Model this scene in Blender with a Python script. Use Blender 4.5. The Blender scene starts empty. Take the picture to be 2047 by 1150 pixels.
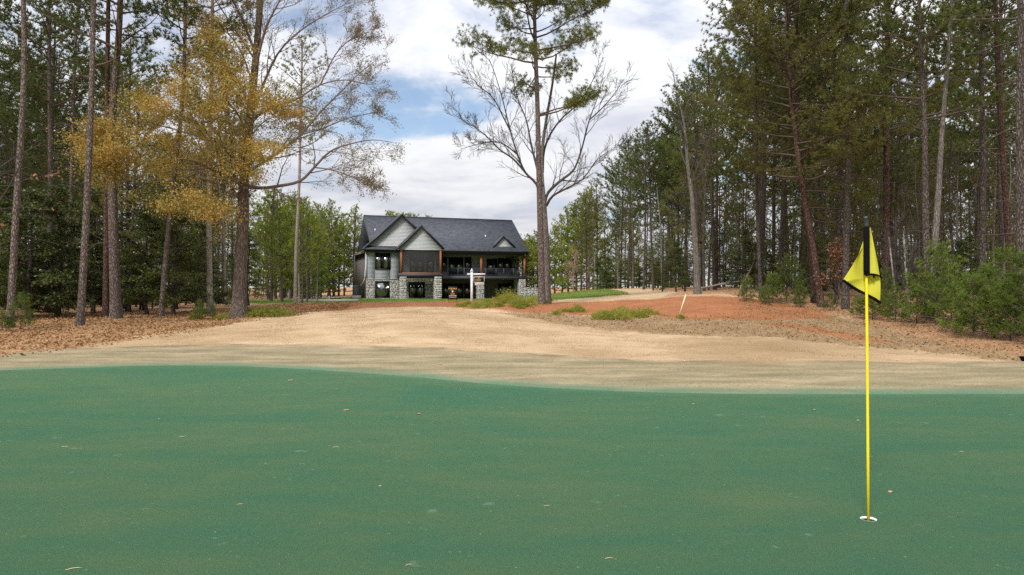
import bpy, math, random
import numpy as np
from mathutils import Vector, Matrix

# ------------------------------------------------------------------ camera, light, exposure
SC = bpy.context.scene
COL = SC.collection
EYE = 1.63          # camera height above the putting green (m)
F = 1400.0          # focal length in photograph pixels
CX, CY = 1023.5, 575.0
cam_data = bpy.data.cameras.new('camera')
cam_data.sensor_width = 36.0
cam_data.lens = 36.0 * F / 2047.0
cam_data.clip_start = 0.05
cam_data.clip_end = 5000
cam = bpy.data.objects.new('camera', cam_data)
cam.location = (0, 0, EYE)
cam.rotation_euler = (math.radians(90), 0, 0)
COL.objects.link(cam)
SC.camera = cam

SUN_EL, SUN_AZ = math.radians(42), math.radians(205)   # azimuth clockwise from +Y (behind the camera, to the left)
world = bpy.data.worlds.new('World')
SC.world = world
world.use_nodes = True
wn = world.node_tree
wn.nodes.clear()
def WN(t, **k):
    n = wn.nodes.new(t)
    for a, b in k.items(): setattr(n, a, b)
    return n
def wmath(op, a, b=None):
    n = WN('ShaderNodeMath', operation=op)
    for i, v in enumerate((a, b)):
        if v is None: continue
        if isinstance(v, (int, float)): n.inputs[i].default_value = v
        else: wn.links.new(v, n.inputs[i])
    return n.outputs[0]
sky = WN('ShaderNodeTexSky', sky_type='NISHITA', sun_disc=False, sun_elevation=SUN_EL, sun_rotation=SUN_AZ,
         air_density=1.0, dust_density=0.6, ozone_density=1.6)
bg_sky = WN('ShaderNodeBackground'); bg_sky.inputs[1].default_value = 0.10
wn.links.new(sky.outputs[0], bg_sky.inputs[0])
tc = WN('ShaderNodeTexCoord')
sep = WN('ShaderNodeSeparateXYZ'); wn.links.new(tc.outputs['Generated'], sep.inputs[0])
zc = wmath('ADD', wmath('MAXIMUM', sep.outputs[2], 0.0), 0.16)
comb = WN('ShaderNodeCombineXYZ')
wn.links.new(wmath('DIVIDE', sep.outputs[0], zc), comb.inputs[0])
wn.links.new(wmath('DIVIDE', sep.outputs[1], zc), comb.inputs[1])
def wnoise(scale, detail, rough, off, dist=0.0):
    m = WN('ShaderNodeMapping'); m.inputs['Location'].default_value = off
    wn.links.new(comb.outputs[0], m.inputs[0])
    n = WN('ShaderNodeTexNoise'); n.inputs['Scale'].default_value = scale
    n.inputs['Detail'].default_value = detail; n.inputs['Roughness'].default_value = rough
    n.inputs['Distortion'].default_value = dist
    wn.links.new(m.outputs[0], n.inputs['Vector'])
    return n.outputs['Fac']
def wrange(v, a, b, c=0.0, d=1.0, smooth=True):
    n = WN('ShaderNodeMapRange', interpolation_type='SMOOTHSTEP' if smooth else 'LINEAR')
    wn.links.new(v, n.inputs[0])
    for i, x in enumerate((a, b, c, d)): n.inputs[1 + i].default_value = x
    return n.outputs[0]
big = wnoise(0.62, 6, 0.55, (0.30, 1.90, 0.0), 0.3)
fine = wnoise(2.6, 8, 0.6, (3.1, 0.4, 2.0), 0.4)
hole = WN('ShaderNodeVectorMath', operation='DISTANCE'); wn.links.new(comb.outputs[0], hole.inputs[0]); hole.inputs[1].default_value = (-.36, 2.42, 0)
big = wmath('SUBTRACT', big, wrange(hole.outputs['Value'], 0.05, 0.62, 0.20, 0.0))   # the blue gap left of the lone pine
cover = wrange(wmath('ADD', big, wmath('MULTIPLY', wmath('SUBTRACT', fine, 0.5), 0.40)), 0.31, 0.47)
shade = wrange(wmath('ADD', wmath('MULTIPLY', wnoise(1.3, 8, 0.62, (7.3, 2.2, 5.0), 0.5), 0.6), wmath('MULTIPLY', fine, 0.4)), 0.36, 0.62)
cl = WN('ShaderNodeMix', data_type='RGBA')
wn.links.new(shade, cl.inputs['Factor'])
cl.inputs[6].default_value = (0.63, 0.66, 0.76, 1)
cl.inputs[7].default_value = (0.97, 0.98, 1.0, 1)
bg_cloud = WN('ShaderNodeBackground')
wn.links.new(cl.outputs[2], bg_cloud.inputs[0])
# an overcast sky grows brighter towards the zenith (CIE overcast: 1 + 2 sin elevation)
wn.links.new(wmath('MULTIPLY', wmath('ADD', wmath('MULTIPLY', wmath('MAXIMUM', sep.outputs[2], 0.0), 1.7), 1.0), 0.53), bg_cloud.inputs[1])
mixw = WN('ShaderNodeMixShader')
wn.links.new(wrange(cover, 0.0, 1.0, 0.10, 1.0, False), mixw.inputs[0])
wn.links.new(bg_sky.outputs[0], mixw.inputs[1]); wn.links.new(bg_cloud.outputs[0], mixw.inputs[2])
wo = WN('ShaderNodeOutputWorld'); wn.links.new(mixw.outputs[0], wo.inputs[0])

sun_data = bpy.data.lights.new('sun', 'SUN')
sun_data.energy = 2.8
sun_data.angle = math.radians(14)
sun_data.color = (1.0, 0.95, 0.87)
sun = bpy.data.objects.new('sun', sun_data)
sdir = Vector((math.sin(SUN_AZ) * math.cos(SUN_EL), math.cos(SUN_AZ) * math.cos(SUN_EL), math.sin(SUN_EL)))
sun.rotation_euler = sdir.to_track_quat('Z', 'Y').to_euler()
sun.location = (0, 0, 60)
COL.objects.link(sun)
SC.view_settings.view_transform = 'Standard'
SC.view_settings.look = 'None'
SC.view_settings.exposure = 0.54
SC.view_settings.gamma = 1.0
SC.view_settings.use_curve_mapping = False
SC.cycles.max_bounces = 6
SC.cycles.transparent_max_bounces = 8
SC.cycles.use_denoising = False
SC.cycles.use_adaptive_sampling = False

# ------------------------------------------------------------------ helpers
def W(px, py, D):
    """photograph pixel + distance from the camera plane -> world point"""
    return np.array([(px - CX) / F * D, D, EYE - (py - CY) / F * D])

class MB:
    """collects shapes; build() links them as ONE mesh object"""
    def __init__(s): s.v = []; s.q = []; s.t = []; s.n = 0
    def add(s, v, q=None, t=None):
        v = np.asarray(v, float).reshape(-1, 3)
        if q is not None and len(q): s.q.append(np.asarray(q, int).reshape(-1, 4) + s.n)
        if t is not None and len(t): s.t.append(np.asarray(t, int).reshape(-1, 3) + s.n)
        s.v.append(v); s.n += len(v)
    def box(s, a, b):
        (x0, y0, z0), (x1, y1, z1) = a, b
        s.hexa([(x0,y0,z0),(x1,y0,z0),(x1,y1,z0),(x0,y1,z0),(x0,y0,z1),(x1,y0,z1),(x1,y1,z1),(x0,y1,z1)])
    def hexa(s, c):
        s.add(c, [(3,2,1,0),(4,5,6,7),(0,1,5,4),(1,2,6,5),(2,3,7,6),(3,0,4,7)])
    def bar(s, p, q, w, h=None):
        """square bar from p to q"""
        h = w if h is None else h
        p = Vector(p); q = Vector(q); d = (q - p).normalized()
        up = Vector((0,0,1)) if abs(d.z) < .95 else Vector((0,1,0))
        a = d.cross(up).normalized() * (w/2); b = a.cross(d).normalized() * (h/2)
        s.hexa([p-a-b, p+a-b, p+a+b, p-a+b, q-a-b, q+a-b, q+a+b, q-a+b])
    def prism(s, poly, d):
        """polygon (list of 3-D points) swept along vector d"""
        poly = [Vector(p) for p in poly]; n = len(poly); d = Vector(d)
        v = poly + [p + d for p in poly]
        s.add(v, [(i, (i+1) % n, n + (i+1) % n, n + i) for i in range(n)],
              [(0, i+1, i) for i in range(1, n-1)] + [(n, n+i, n+i+1) for i in range(1, n-1)])
    def tube(s, pts, rad, k=6, cap=False):
        pts = np.asarray(pts, float); n = len(pts); rad = np.broadcast_to(np.asarray(rad, float), (n,))
        t = np.gradient(pts, axis=0); t /= np.linalg.norm(t, axis=1)[:, None] + 1e-9
        m = t.mean(0); ref = np.array([0,0,1.]) if abs(m[2]) < .8 * np.linalg.norm(m) + 1e-9 else np.array([1.,0,0])
        a = np.cross(t, ref); a /= np.linalg.norm(a, axis=1)[:, None] + 1e-9
        b = np.cross(t, a)
        ang = np.arange(k) * 2 * math.pi / k
        ring = np.cos(ang)[None,:,None] * a[:,None,:] + np.sin(ang)[None,:,None] * b[:,None,:]
        v = (pts[:,None,:] + ring * rad[:,None,None]).reshape(-1, 3)
        i = np.arange(n-1)[:,None] * k; j = np.arange(k)[None,:]; j2 = (j+1) % k
        q = np.stack([i+j, i+j2, i+k+j2, i+k+j], -1).reshape(-1, 4)
        tr = None
        if cap:
            v = np.vstack([v, pts[:1], pts[-1:]]); c = n*k
            tr = [(c, (x+1) % k, x) for x in range(k)] + [(c+1, (n-1)*k+x, (n-1)*k+(x+1) % k) for x in range(k)]
        s.add(v, q, tr)
    def mesh(s, name, smooth=False):
        v = np.vstack(s.v)
        q = np.vstack(s.q) if s.q else np.zeros((0,4), int)
        t = np.vstack(s.t) if s.t else np.zeros((0,3), int)
        me = bpy.data.meshes.new(name)
        me.vertices.add(len(v)); me.vertices.foreach_set('co', v.astype(np.float32).ravel())
        me.loops.add(q.size + t.size)
        me.loops.foreach_set('vertex_index', np.concatenate([q.ravel(), t.ravel()]).astype(np.int32))
        me.polygons.add(len(q) + len(t))
        st = np.concatenate([np.arange(len(q))*4, q.size + np.arange(len(t))*3]).astype(np.int32)
        me.polygons.foreach_set('loop_start', st)
        me.polygons.foreach_set('loop_total', np.concatenate([np.full(len(q),4), np.full(len(t),3)]).astype(np.int32))
        if smooth: me.polygons.foreach_set('use_smooth', np.ones(len(q)+len(t), bool))
        me.update(calc_edges=True)
        return me
    def build(s, name, m, parent=None, smooth=False):
        me = s.mesh(name, smooth); me.materials.append(m)
        return link(name, me, parent)

def link(name, data, parent=None, loc=None):
    o = bpy.data.objects.new(name, data); COL.objects.link(o)
    if parent is not None: o.parent = parent
    if loc is not None: o.location = loc
    return o
def tag(o, label=None, cat=None, group=None, kind=None):
    if label: o['label'] = label
    if cat: o['category'] = cat
    if group: o['group'] = group
    if kind: o['kind'] = kind
    return o
def empty(name, loc, label=None, cat=None, group=None, rz=0.0, sc=1.0):
    o = link(name, None, None, tuple(loc)); o.rotation_euler = (0, 0, rz); o.scale = (sc, sc, sc)
    o.empty_display_size = 0.2
    return tag(o, label, cat, group)

# ------------------------------------------------------------------ materials
class NT:
    def __init__(s, name, rough=0.9, spec=0.2):
        s.m = bpy.data.materials.new(name); s.m.use_nodes = True
        s.t = s.m.node_tree; s.b = s.t.nodes['Principled BSDF']
        s.b.inputs['Roughness'].default_value = rough
        s.b.inputs['Specular IOR Level'].default_value = spec
        s.out = s.t.nodes['Material Output']
        s.tc = s.t.nodes.new('ShaderNodeTexCoord')
    def n(s, t, **k):
        x = s.t.nodes.new(t)
        for a, b in k.items(): setattr(x, a, b)
        return x
    def l(s, a, b): s.t.links.new(a, b)
    def put(s, sock, v):
        if isinstance(v, (int, float)): sock.default_value = v
        elif isinstance(v, (tuple, list)): sock.default_value = tuple(v) + ((1,) if len(v) == 3 and sock.type == 'RGBA' else ())
        else: s.l(v, sock)
    def coord(s, scale=(1,1,1), kind='Object'):
        m = s.n('ShaderNodeMapping'); m.inputs['Scale'].default_value = scale
        s.l(s.tc.outputs[kind], m.inputs[0]); return m.outputs[0]
    def noise(s, scale, detail=4, rough=0.55, vec=None, dist=0.0):
        x = s.n('ShaderNodeTexNoise'); x.inputs['Scale'].default_value = scale
        x.inputs['Detail'].default_value = detail; x.inputs['Roughness'].default_value = rough; x.inputs['Distortion'].default_value = dist
        s.l(vec if vec is not None else s.tc.outputs['Object'], x.inputs['Vector']); return x.outputs['Fac']
    def vor(s, scale, vec=None, feature='F1', out='Distance'):
        x = s.n('ShaderNodeTexVoronoi', feature=feature); x.inputs['Scale'].default_value = scale
        s.l(vec if vec is not None else s.tc.outputs['Object'], x.inputs['Vector']); return x.outputs[out]
    def rng(s, v, a, b, c=0.0, d=1.0, smooth=True):
        x = s.n('ShaderNodeMapRange', interpolation_type='SMOOTHSTEP' if smooth else 'LINEAR')
        s.put(x.inputs[0], v)
        for i, y in enumerate((a, b, c, d)): x.inputs[1+i].default_value = y
        return x.outputs[0]
    def math(s, op, a, b=0.0):
        x = s.n('ShaderNodeMath', operation=op); s.put(x.inputs[0], a); s.put(x.inputs[1], b); return x.outputs[0]
    def mix(s, f, a, b, blend='MIX'):
        x = s.n('ShaderNodeMix', data_type='RGBA', blend_type=blend)
        s.put(x.inputs['Factor'], f); s.put(x.inputs[6], a); s.put(x.inputs[7], b); return x.outputs[2]
    def ramp(s, v, stops):
        x = s.n('ShaderNodeValToRGB'); e = x.color_ramp.elements
        while len(e) < len(stops): e.new(0.5)
        for i, (p, c) in enumerate(stops): e[i].position = p; e[i].color = tuple(c) + (1,)
        s.put(x.inputs[0], v); return x.outputs[0]
    def attr(s, name):
        x = s.n('ShaderNodeAttribute', attribute_name=name); return x.outputs['Fac']
    def rand(s): return s.n('ShaderNodeObjectInfo').outputs['Random']
    def color(s, v): s.put(s.b.inputs['Base Color'], v); return s
    def bump(s, h, strength=0.5, dist=0.02):
        x = s.n('ShaderNodeBump'); x.inputs['Strength'].default_value = strength; x.inputs['Distance'].default_value = dist
        s.l(h, x.inputs['Height']); s.l(x.outputs[0], s.b.inputs['Normal']); return s

def plain(name, c, rough=0.6, spec=0.3, var=0.12, scale=6.0, metal=0.0, bump=0.0):
    s = NT(name, rough, spec)
    lo = tuple(x * (1 - var) for x in c); hi = tuple(min(1, x * (1 + var)) for x in c)
    nz = s.noise(scale, 5, 0.6)
    s.color(s.mix(nz, lo, hi)); s.b.inputs['Metallic'].default_value = metal
    if bump: s.bump(nz, bump, 0.01)
    return s.m

def leafy(name, cols, scale=0.8, trans=0.35, rough=0.6, spec=0.25, fine=9.0):
    """foliage: clump noise + fine noise + a little change from tree to tree; part of the light passes through"""
    s = NT(name, rough, spec)
    f = s.math('ADD', s.math('MULTIPLY', s.noise(scale, 3, 0.6), 0.62), s.math('MULTIPLY', s.noise(fine, 2, 0.5), 0.38))
    f = s.math('ADD', f, s.math('MULTIPLY', s.math('SUBTRACT', s.rand(), 0.5), 0.16))
    n = len(cols)
    c = s.ramp(f, [(0.30 + 0.42 * i / (n - 1), cols[i]) for i in range(n)])
    s.color(c)
    tr = s.n('ShaderNodeBsdfTranslucent'); s.l(c, tr.inputs[0])
    mx = s.n('ShaderNodeMixShader'); mx.inputs[0].default_value = trans
    s.l(s.b.outputs[0], mx.inputs[1]); s.l(tr.outputs[0], mx.inputs[2]); s.l(mx.outputs[0], s.out.inputs[0])
    return s.m

def bark(name, dark, mid, light, plate=7.0, stretch=0.22, depth=0.05):
    s = NT(name, 0.95, 0.1)
    v = s.coord((1, 1, stretch))
    e = s.vor(plate, v, 'DISTANCE_TO_EDGE')
    cell = s.vor(plate, v, 'F1', 'Color')
    nz = s.noise(26, 5, 0.7, s.coord((1, 1, .35)))
    c = s.mix(s.rng(nz, .3, .72), mid, light)
    c = s.mix(s.rng(s.noise(2.2, 3), .35, .7, 0, .5), c, mid)
    c = s.mix(s.rng(e, 0.0, 0.16, .85, 0.0), c, dark)
    g = s.n('ShaderNodeSeparateColor'); s.l(cell, g.inputs[0])
    c = s.mix(s.math('MULTIPLY', g.outputs[0], 0.45), c, dark)
    c = s.mix(s.math('MULTIPLY', s.rand(), 0.35), c, dark)
    s.color(c)
    s.bump(s.math('ADD', s.rng(e, 0, .2), s.math('MULTIPLY', nz, .5)), 0.9, depth)
    return s.m

M = {}
M['pine_bark'] = bark('pine_bark', (.070,.052,.044), (.21,.17,.148), (.34,.29,.26), 20, 0.3)
M['red_bark'] = bark('red_bark', (.045,.026,.020), (.125,.072,.055), (.24,.165,.14), 20, 0.3)
M['grey_bark'] = bark('grey_bark', (.085,.075,.065), (.215,.19,.165), (.33,.30,.27), 22, 0.15, .025)
M['oak_bark'] = bark('oak_bark', (.075,.058,.047), (.20,.162,.132), (.30,.25,.21), 26, 0.12)
M['dim_bark'] = bark('dim_bark', (.045,.037,.032), (.13,.107,.093), (.22,.19,.168), 20, 0.25)
M['pale_bark'] = bark('pale_bark', (.15,.13,.11), (.34,.30,.26), (.46,.42,.37), 14, 0.3, .01)
M['twig'] = plain('twig_bark', (.075,.066,.062), .95, .05, .3, 3.0)
M['twig_brown'] = plain('twig_bark_brown', (.14,.11,.095), .95, .05, .3, 3.0)
M['twig_dark'] = plain('twig_bark_dark', (.095,.074,.062), .95, .05, .3, 3.0)
M['needles'] = leafy('pine_needles', [(.045,.065,.014), (.095,.125,.022), (.145,.168,.032), (.19,.20,.048)], .8, .42)
M['needles_dark'] = leafy('dark_pine_needles', [(.032,.050,.014), (.068,.094,.022), (.108,.132,.030), (.15,.16,.042)], .8, .42)
M['needles_olive'] = leafy('olive_pine_needles', [(.095,.100,.028), (.160,.162,.042), (.215,.208,.058), (.26,.24,.09)], .8, .48)
M['needles_lone'] = leafy('lone_pine_needles', [(.055,.075,.016), (.115,.140,.026), (.175,.190,.040), (.23,.23,.06)], 1.2, .42)
M['needles_far'] = leafy('sunlit_far_needles', [(.095,.130,.016), (.175,.220,.026), (.25,.28,.036), (.31,.31,.055)], .5)
M['sapling'] = leafy('white_pine_needles', [(.042,.075,.010), (.098,.150,.018), (.155,.212,.028), (.21,.255,.045)], 1.6, .42)
M['holly'] = leafy('evergreen_leaves', [(.024,.036,.010), (.054,.072,.015), (.088,.110,.022), (.15,.17,.04)], 1.1, .3, .5, .3)
M['autumn'] = leafy('autumn_leaves', [(.115,.12,.035), (.19,.175,.045), (.33,.255,.055), (.45,.30,.065), (.46,.26,.07)], .75, .42)
M['olive_leaf'] = leafy('olive_leaves', [(.10,.095,.035), (.18,.15,.06), (.27,.21,.09), (.22,.14,.07)], .7, .4)
M['rust_leaf'] = leafy('rust_leaves', [(.14,.06,.03), (.27,.12,.055), (.38,.19,.09), (.42,.24,.13)], 1.5, .3)
M['pink_twig'] = plain('reddish_twigs', (.30,.19,.16), .95, .05, .25, 4.0)
M['weed'] = leafy('weed_leaves', [(.13,.16,.022), (.21,.23,.03), (.29,.28,.045), (.34,.29,.09)], 2.5, .3)

# ------------------------------------------------------------------ terrain: heights read off the photograph
GREEN_EDGE = [(0,742),(150,737),(300,732),(450,733),(600,739),(800,753),(1000,771),(1200,782),(1400,788),(1700,790),(2047,790)]
def flat(px, py):
    D = EYE * F / (py - CY); return ((px - CX) / F * D, D)
_ge = [flat(*p) for p in GREEN_EDGE] + [(10.8,10.1),(14.0,7.2),(15.0,2.0),(13,-3.5),(7.5,-8.5),(0,-10.5),(-8,-9),(-14.5,-4),(-17,3),(-16,9),(-13.2,12.2)]
def catmull(P, n=8, closed=False):
    P = np.asarray(P, float); N = len(P); out = []
    for i in range(N if closed else N-1):
        if closed: a, b, c, d = P[i-1], P[i], P[(i+1) % N], P[(i+2) % N]
        else: a, b, c, d = P[max(i-1,0)], P[i], P[i+1], P[min(i+2,N-1)]
        for k in range(n):
            t = k / n
            out.append(.5 * ((2*b) + (c-a)*t + (2*a-5*b+4*c-d)*t*t + (-a+3*b-3*c+d)*t**3))
    if not closed: out.append(P[-1])
    return np.array(out)
GREEN = catmull(_ge, 10, True)

def sdist(poly, X, Y):
    """signed distance to a closed polygon, negative inside"""
    poly = np.asarray(poly, float); X = np.asarray(X, float); Y = np.asarray(Y, float); sh = X.shape
    A = poly; E = np.roll(poly, -1, 0) - poly; LL = (E**2).sum(1) + 1e-12; Ex, Ey = E[:,0], np.where(E[:,1] == 0, 1e-12, E[:,1])
    X = X.ravel(); Y = Y.ravel(); out = np.empty(len(X)); st = max(1, 600000 // len(poly))
    for i in range(0, len(X), st):
        wx = X[i:i+st,None] - A[None,:,0]; wy = Y[i:i+st,None] - A[None,:,1]
        t = np.clip((wx*E[:,0] + wy*E[:,1]) / LL, 0, 1)
        d = np.sqrt(((wx - t*E[:,0])**2 + (wy - t*E[:,1])**2).min(1))
        c = (wy < 0) != (wy < E[:,1])
        ins = (c & (wx < Ex * wy / Ey)).sum(1) % 2 == 1
        out[i:i+st] = np.where(ins, -d, d)
    return out.reshape(sh)
def sstep(x, a, b):
    t = np.clip((x-a)/(b-a), 0, 1); return t*t*(3-2*t)

_cp = [ # photograph pixel and distance of ground points
 (130,712,16.2),(350,692,18.6),(500,690,19),(700,697,18),(1000,712,16),(1300,730,14.2),(1500,740,13.4),(1800,738,13.6),(2047,732,14.1),
 (860,613,34),(600,626,33),(400,651,28),(200,685,20),(0,710,16.5),(700,652,23.2),(860,652,22.6),(560,660,22.2),(1000,662,22.4),(780,628,28.5),(900,628,28.2),(640,640,27),
 (1000,628,31),(1100,645,28),(1300,665,24),(1500,675,22),(1700,690,20),(1900,712,16.6),
 (1400,600,35),(1500,640,28),(1300,625,30),(1394,586,38),(1150,605,38),(1250,590,50),(1150,583,70),(1300,579,60),(1200,622,33),
 (1640,615,33),(1690,618,31.5),(1800,650,25),(2000,690,19.5),(2150,700,17.5),(1521,596,36),
 (160,651,26),(20,656,25.5),(235,637,29.5),(480,634,31),(-150,665,24.5),(325,635,31),(590,607,46),
 (943,602,37.6),(1083,607,34),(800,608,38),(700,606,40),(880,605,38),(1010,605,37),
]
_pts = [W(*c) for c in _cp]
_pts += [np.array(p, float) for p in [
 (-18.5,86,.25),(2.3,95,.28),(-8,80,.24),(-12,62,.25),(-4,62,.25),(-2,50,.55),(-10,50,.4),(-20,62,.35),(-25,80,.3),(4,75,.55),(-20,100,.3),(0,112,.35),(-22,46,.35),(-32,42,.3),(-45,38,.3),
 (12,90,1.3),(25,60,1.5),(30,45,1.3),(22,40,1.2),(35,30,.8),(40,80,1.6),(-60,60,.4),(-60,100,.4),(60,60,1.4),(60,20,.6),(-40,20,.1),(-30,10,0),(30,5,0),(0,150,.6),(80,120,1.5),(-80,140,.5),
 (0,-30,0),(-40,-30,0),(40,-30,0),(-90,0,0),(90,0,.3),(0,200,.7),(120,200,1.0),(-120,200,.6),(0,-90,0)]]
_P = np.array(_pts)
def _tps(r2): return np.where(r2 > 1e-9, .5 * r2 * np.log(np.maximum(r2, 1e-9)), 0)
_S = 20.0
_A = _P[:, :2] / _S
_K = _tps(((_A[:,None]-_A[None])**2).sum(-1)) + np.eye(len(_A)) * 0.004
_Q = np.hstack([np.ones((len(_A),1)), _A])
_sol = np.linalg.solve(np.block([[_K, _Q], [_Q.T, np.zeros((3,3))]]), np.concatenate([_P[:,2], np.zeros(3)]))
def gz(X, Y, green=True):
    X = np.asarray(X, float); Y = np.asarray(Y, float); sh = X.shape
    q = np.stack([X.ravel(), Y.ravel()], 1) / _S
    z = np.empty(len(q))
    for i in range(0, len(q), 20000):
        c = q[i:i+20000]
        z[i:i+20000] = _tps(((c[:,None]-_A[None])**2).sum(-1)) @ _sol[:len(_A)] + _sol[-3] + c @ _sol[-2:]
    z = z.reshape(sh)
    far = sstep(np.hypot(X, Y-40), 110, 220)
    z = np.clip(z * (1-far) + .6 * far, -.6, 2.2)
    if green:
        near = (X > -21) & (X < 19) & (Y > -14) & (Y < 19)
        if near.any(): z[near] *= sstep(sdist(GREEN, X[near], Y[near]), 0.0, 3.0)
    return z
def gz1(x, y): return float(gz(np.array([x]), np.array([y]))[0])
def hit(px, py, d0=4.0, d1=160.0):
    """where the sight line of a pixel meets the ground"""
    D = np.concatenate([np.linspace(d0, 60, 900), np.linspace(60.2, d1, 300)])
    below = (EYE - (py-CY)/F*D) <= gz((px-CX)/F*D, D)
    i = int(np.argmax(below)) if below.any() else len(D)-1
    return ((px-CX)/F*D[i], D[i])
def ground(px, D):
    x = (px-CX)/F*D; return np.array([x, D, gz1(x, D)])

ZONES = {
 'litter_a': [hit(-60,716), hit(0,711), hit(200,687), hit(330,668), hit(400,654), hit(520,636), hit(600,627), hit(690,618), (-9.5,37.5), (-9.5,50), (-24,54), (-30,106), (10,112), (12,1500), (-1400,1500), (-1400,0), (-24,6)],
 'litter_b': [hit(1330,594), hit(1450,588), hit(1560,602), hit(1640,622), hit(1760,652), hit(1900,690), hit(2047,712), hit(2200,722), (22,8), (1400,0), (1400,1500), (8,1500), (8,112), (9,76), (14,50)],
 'clay': [hit(600,626), hit(690,619), hit(760,615), hit(860,613.5), hit(960,618), hit(1050,625), hit(1150,629), hit(1290,632), hit(1400,640), hit(1500,640), hit(1580,637), hit(1670,636), hit(1640,620), hit(1560,604), hit(1430,592), hit(1330,596), hit(1160,604), hit(1060,605), (-1,44), (-7,45), (-11,46), (-13,42)],
 'streak': [hit(1490,646), hit(1560,652), hit(1640,668), hit(1730,683), hit(1790,687), hit(1730,672), hit(1640,656), hit(1560,644)],
 'straw': [hit(1000,627), hit(1100,643), hit(1240,664), hit(1420,672), hit(1560,676), hit(1700,690), hit(1850,702), hit(2047,724), hit(2200,736), hit(2200,700), hit(2047,695), hit(1800,655), hit(1640,628), hit(1500,630), hit(1380,632), hit(1250,638), hit(1100,625)],
 'dark_patch': [hit(1320,684), hit(1420,676), hit(1520,678), hit(1650,694), hit(1620,718), hit(1500,736), hit(1390,720)],
 'lawn': [(-30,64),(-24,58),(-12,52),(-2,48),(1.5,46),(2.6,42.5),(4.2,42),(7.5,47),(9.5,58),(9,74),(4,120),(-19,120),(-24,84)],
}
def axis(segs):
    out = []
    for a, b, st in segs: out.append(np.arange(a, b, st))
    out.append([segs[-1][1]]); return np.concatenate(out)
gx = axis([(-1400,-300,100),(-300,-80,20),(-80,-32,2),(-32,-16,.4),(-16,16,.2),(16,32,.4),(32,80,2),(80,300,20),(300,1400,100)])
gy = axis([(-600,-100,50),(-100,-20,8),(-20,4,1),(4,9,.5),(9,40,.2),(40,56,.5),(56,120,2),(120,300,15),(300,1500,100)])
GX, GY = np.meshgrid(gx, gy)
GZ = gz(GX, GY)
DG = sdist(GREEN, GX, GY)
_r = np.random.default_rng(4)
GZ = GZ - 0.25 * sstep(-DG, .35, .9)
rough_zone = sstep(DG, 2.5, 6)
GZ += rough_zone * (.018*np.sin(GX*2.3+GY*.7) + .014*np.sin(GY*3.1-GX*1.3+1) + _r.normal(0, .006, GX.shape))
# edge roll where the mown collar ends
GZ += .03 * np.exp(-((DG-4.1)/.5)**2) * sstep(GY, 8, 10)
mb = MB()
ny, nx = GX.shape
i = np.arange(ny-1)[:,None]*nx; j = np.arange(nx-1)[None,:]
mb.add(np.stack([GX,GY,GZ],-1).reshape(-1,3), np.stack([i+j,i+j+1,i+nx+j+1,i+nx+j],-1).reshape(-1,4))

g = NT('ground_soil_and_turf', .97, .08)
P3 = g.tc.outputs['Object']
n1 = g.noise(.9, 6, .6); n2 = g.noise(5.5, 5, .65); n3 = g.noise(34, 3, .6); n4 = g.noise(120, 2, .6)
mow = g.noise(2.6, 4, .6, g.coord((.16, 2.1, 0)))
tan = g.ramp(g.math('ADD', g.math('MULTIPLY', n1, .40), g.math('ADD', g.math('MULTIPLY', mow, .34), g.math('MULTIPLY', n3, .26))),
             [(.34,(.28,.190,.108)), (.45,(.42,.300,.180)), (.56,(.51,.375,.238)), (.68,(.57,.435,.285))])
tan = g.mix(g.rng(g.noise(9, 4, .65, g.coord((.13, 1.9, 0)), .3), .50, .66, 0, .42), tan, (.25,.165,.085))
tan = g.mix(g.rng(g.noise(70, 3, .7, g.coord((.5, 1.6, 1))), .54, .70, 0, .55), tan, (.18,.12,.066))
tan = g.mix(g.rng(g.noise(8, 3, .5), .70, .74, 0, .7), tan, (.14,.09,.05))
dark_patch = g.rng(g.noise(.17, 3, .5), .46, .62, 0, .5)  # broad random patches where the tan turns darker brown
tan = g.mix(dark_patch, tan, (.27,.185,.095))
dg = g.attr('to_green')
wob = g.math('ADD', dg, g.math('MULTIPLY', g.math('SUBTRACT', n2, .5), .8))
collar = g.ramp(g.math('ADD', g.math('MULTIPLY', g.noise(1.3, 5, .6, g.coord((.45,1.3,1))), .6), g.math('MULTIPLY', n3, .4)),
                [(.38,(.17,.155,.088)), (.5,(.265,.220,.135)), (.62,(.385,.308,.198))])
collar = g.mix(g.rng(g.noise(40, 4, .7, g.coord((.4,1.8,1))), .50, .66, 0, .65), collar, (.105,.095,.052))
lm = g.rng(wob, 3.7, 4.5, 1, 0)
c = g.mix(lm, tan, collar)
rim = g.math('MULTIPLY', g.rng(wob, 3.75, 4.1), g.rng(wob, 4.2, 4.5, 1, 0))
c = g.mix(g.math('MULTIPLY', rim, g.rng(n1, .42, .58, .0, .6)), c, (.12,.09,.055))
spray = g.math('MULTIPLY', g.rng(g.math('ADD', dg, g.math('MULTIPLY', g.math('SUBTRACT', n3, .5), .5)), .15, 1.0, 1, 0), .95)
c = g.mix(g.math('MULTIPLY', spray, g.rng(n1, .35, .62, .6, 1)), c, (.095,.185,.115))
def zone(c, name, col, amp=.9, w=.35, strength=1.0):
    f = g.math('ADD', g.attr(name), g.math('MULTIPLY', g.math('SUBTRACT', g.math('ADD', g.math('MULTIPLY', n1, .5), g.math('MULTIPLY', n2, .5)), .5), amp * 4))
    f = g.rng(f, -w, w, strength, 0)
    return g.mix(f, c, col)
strw = g.ramp(g.math('ADD', g.math('MULTIPLY', n2, .5), g.math('MULTIPLY', n3, .5)), [(.36,(.11,.065,.035)), (.5,(.25,.165,.088)), (.64,(.38,.275,.16))])
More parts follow.
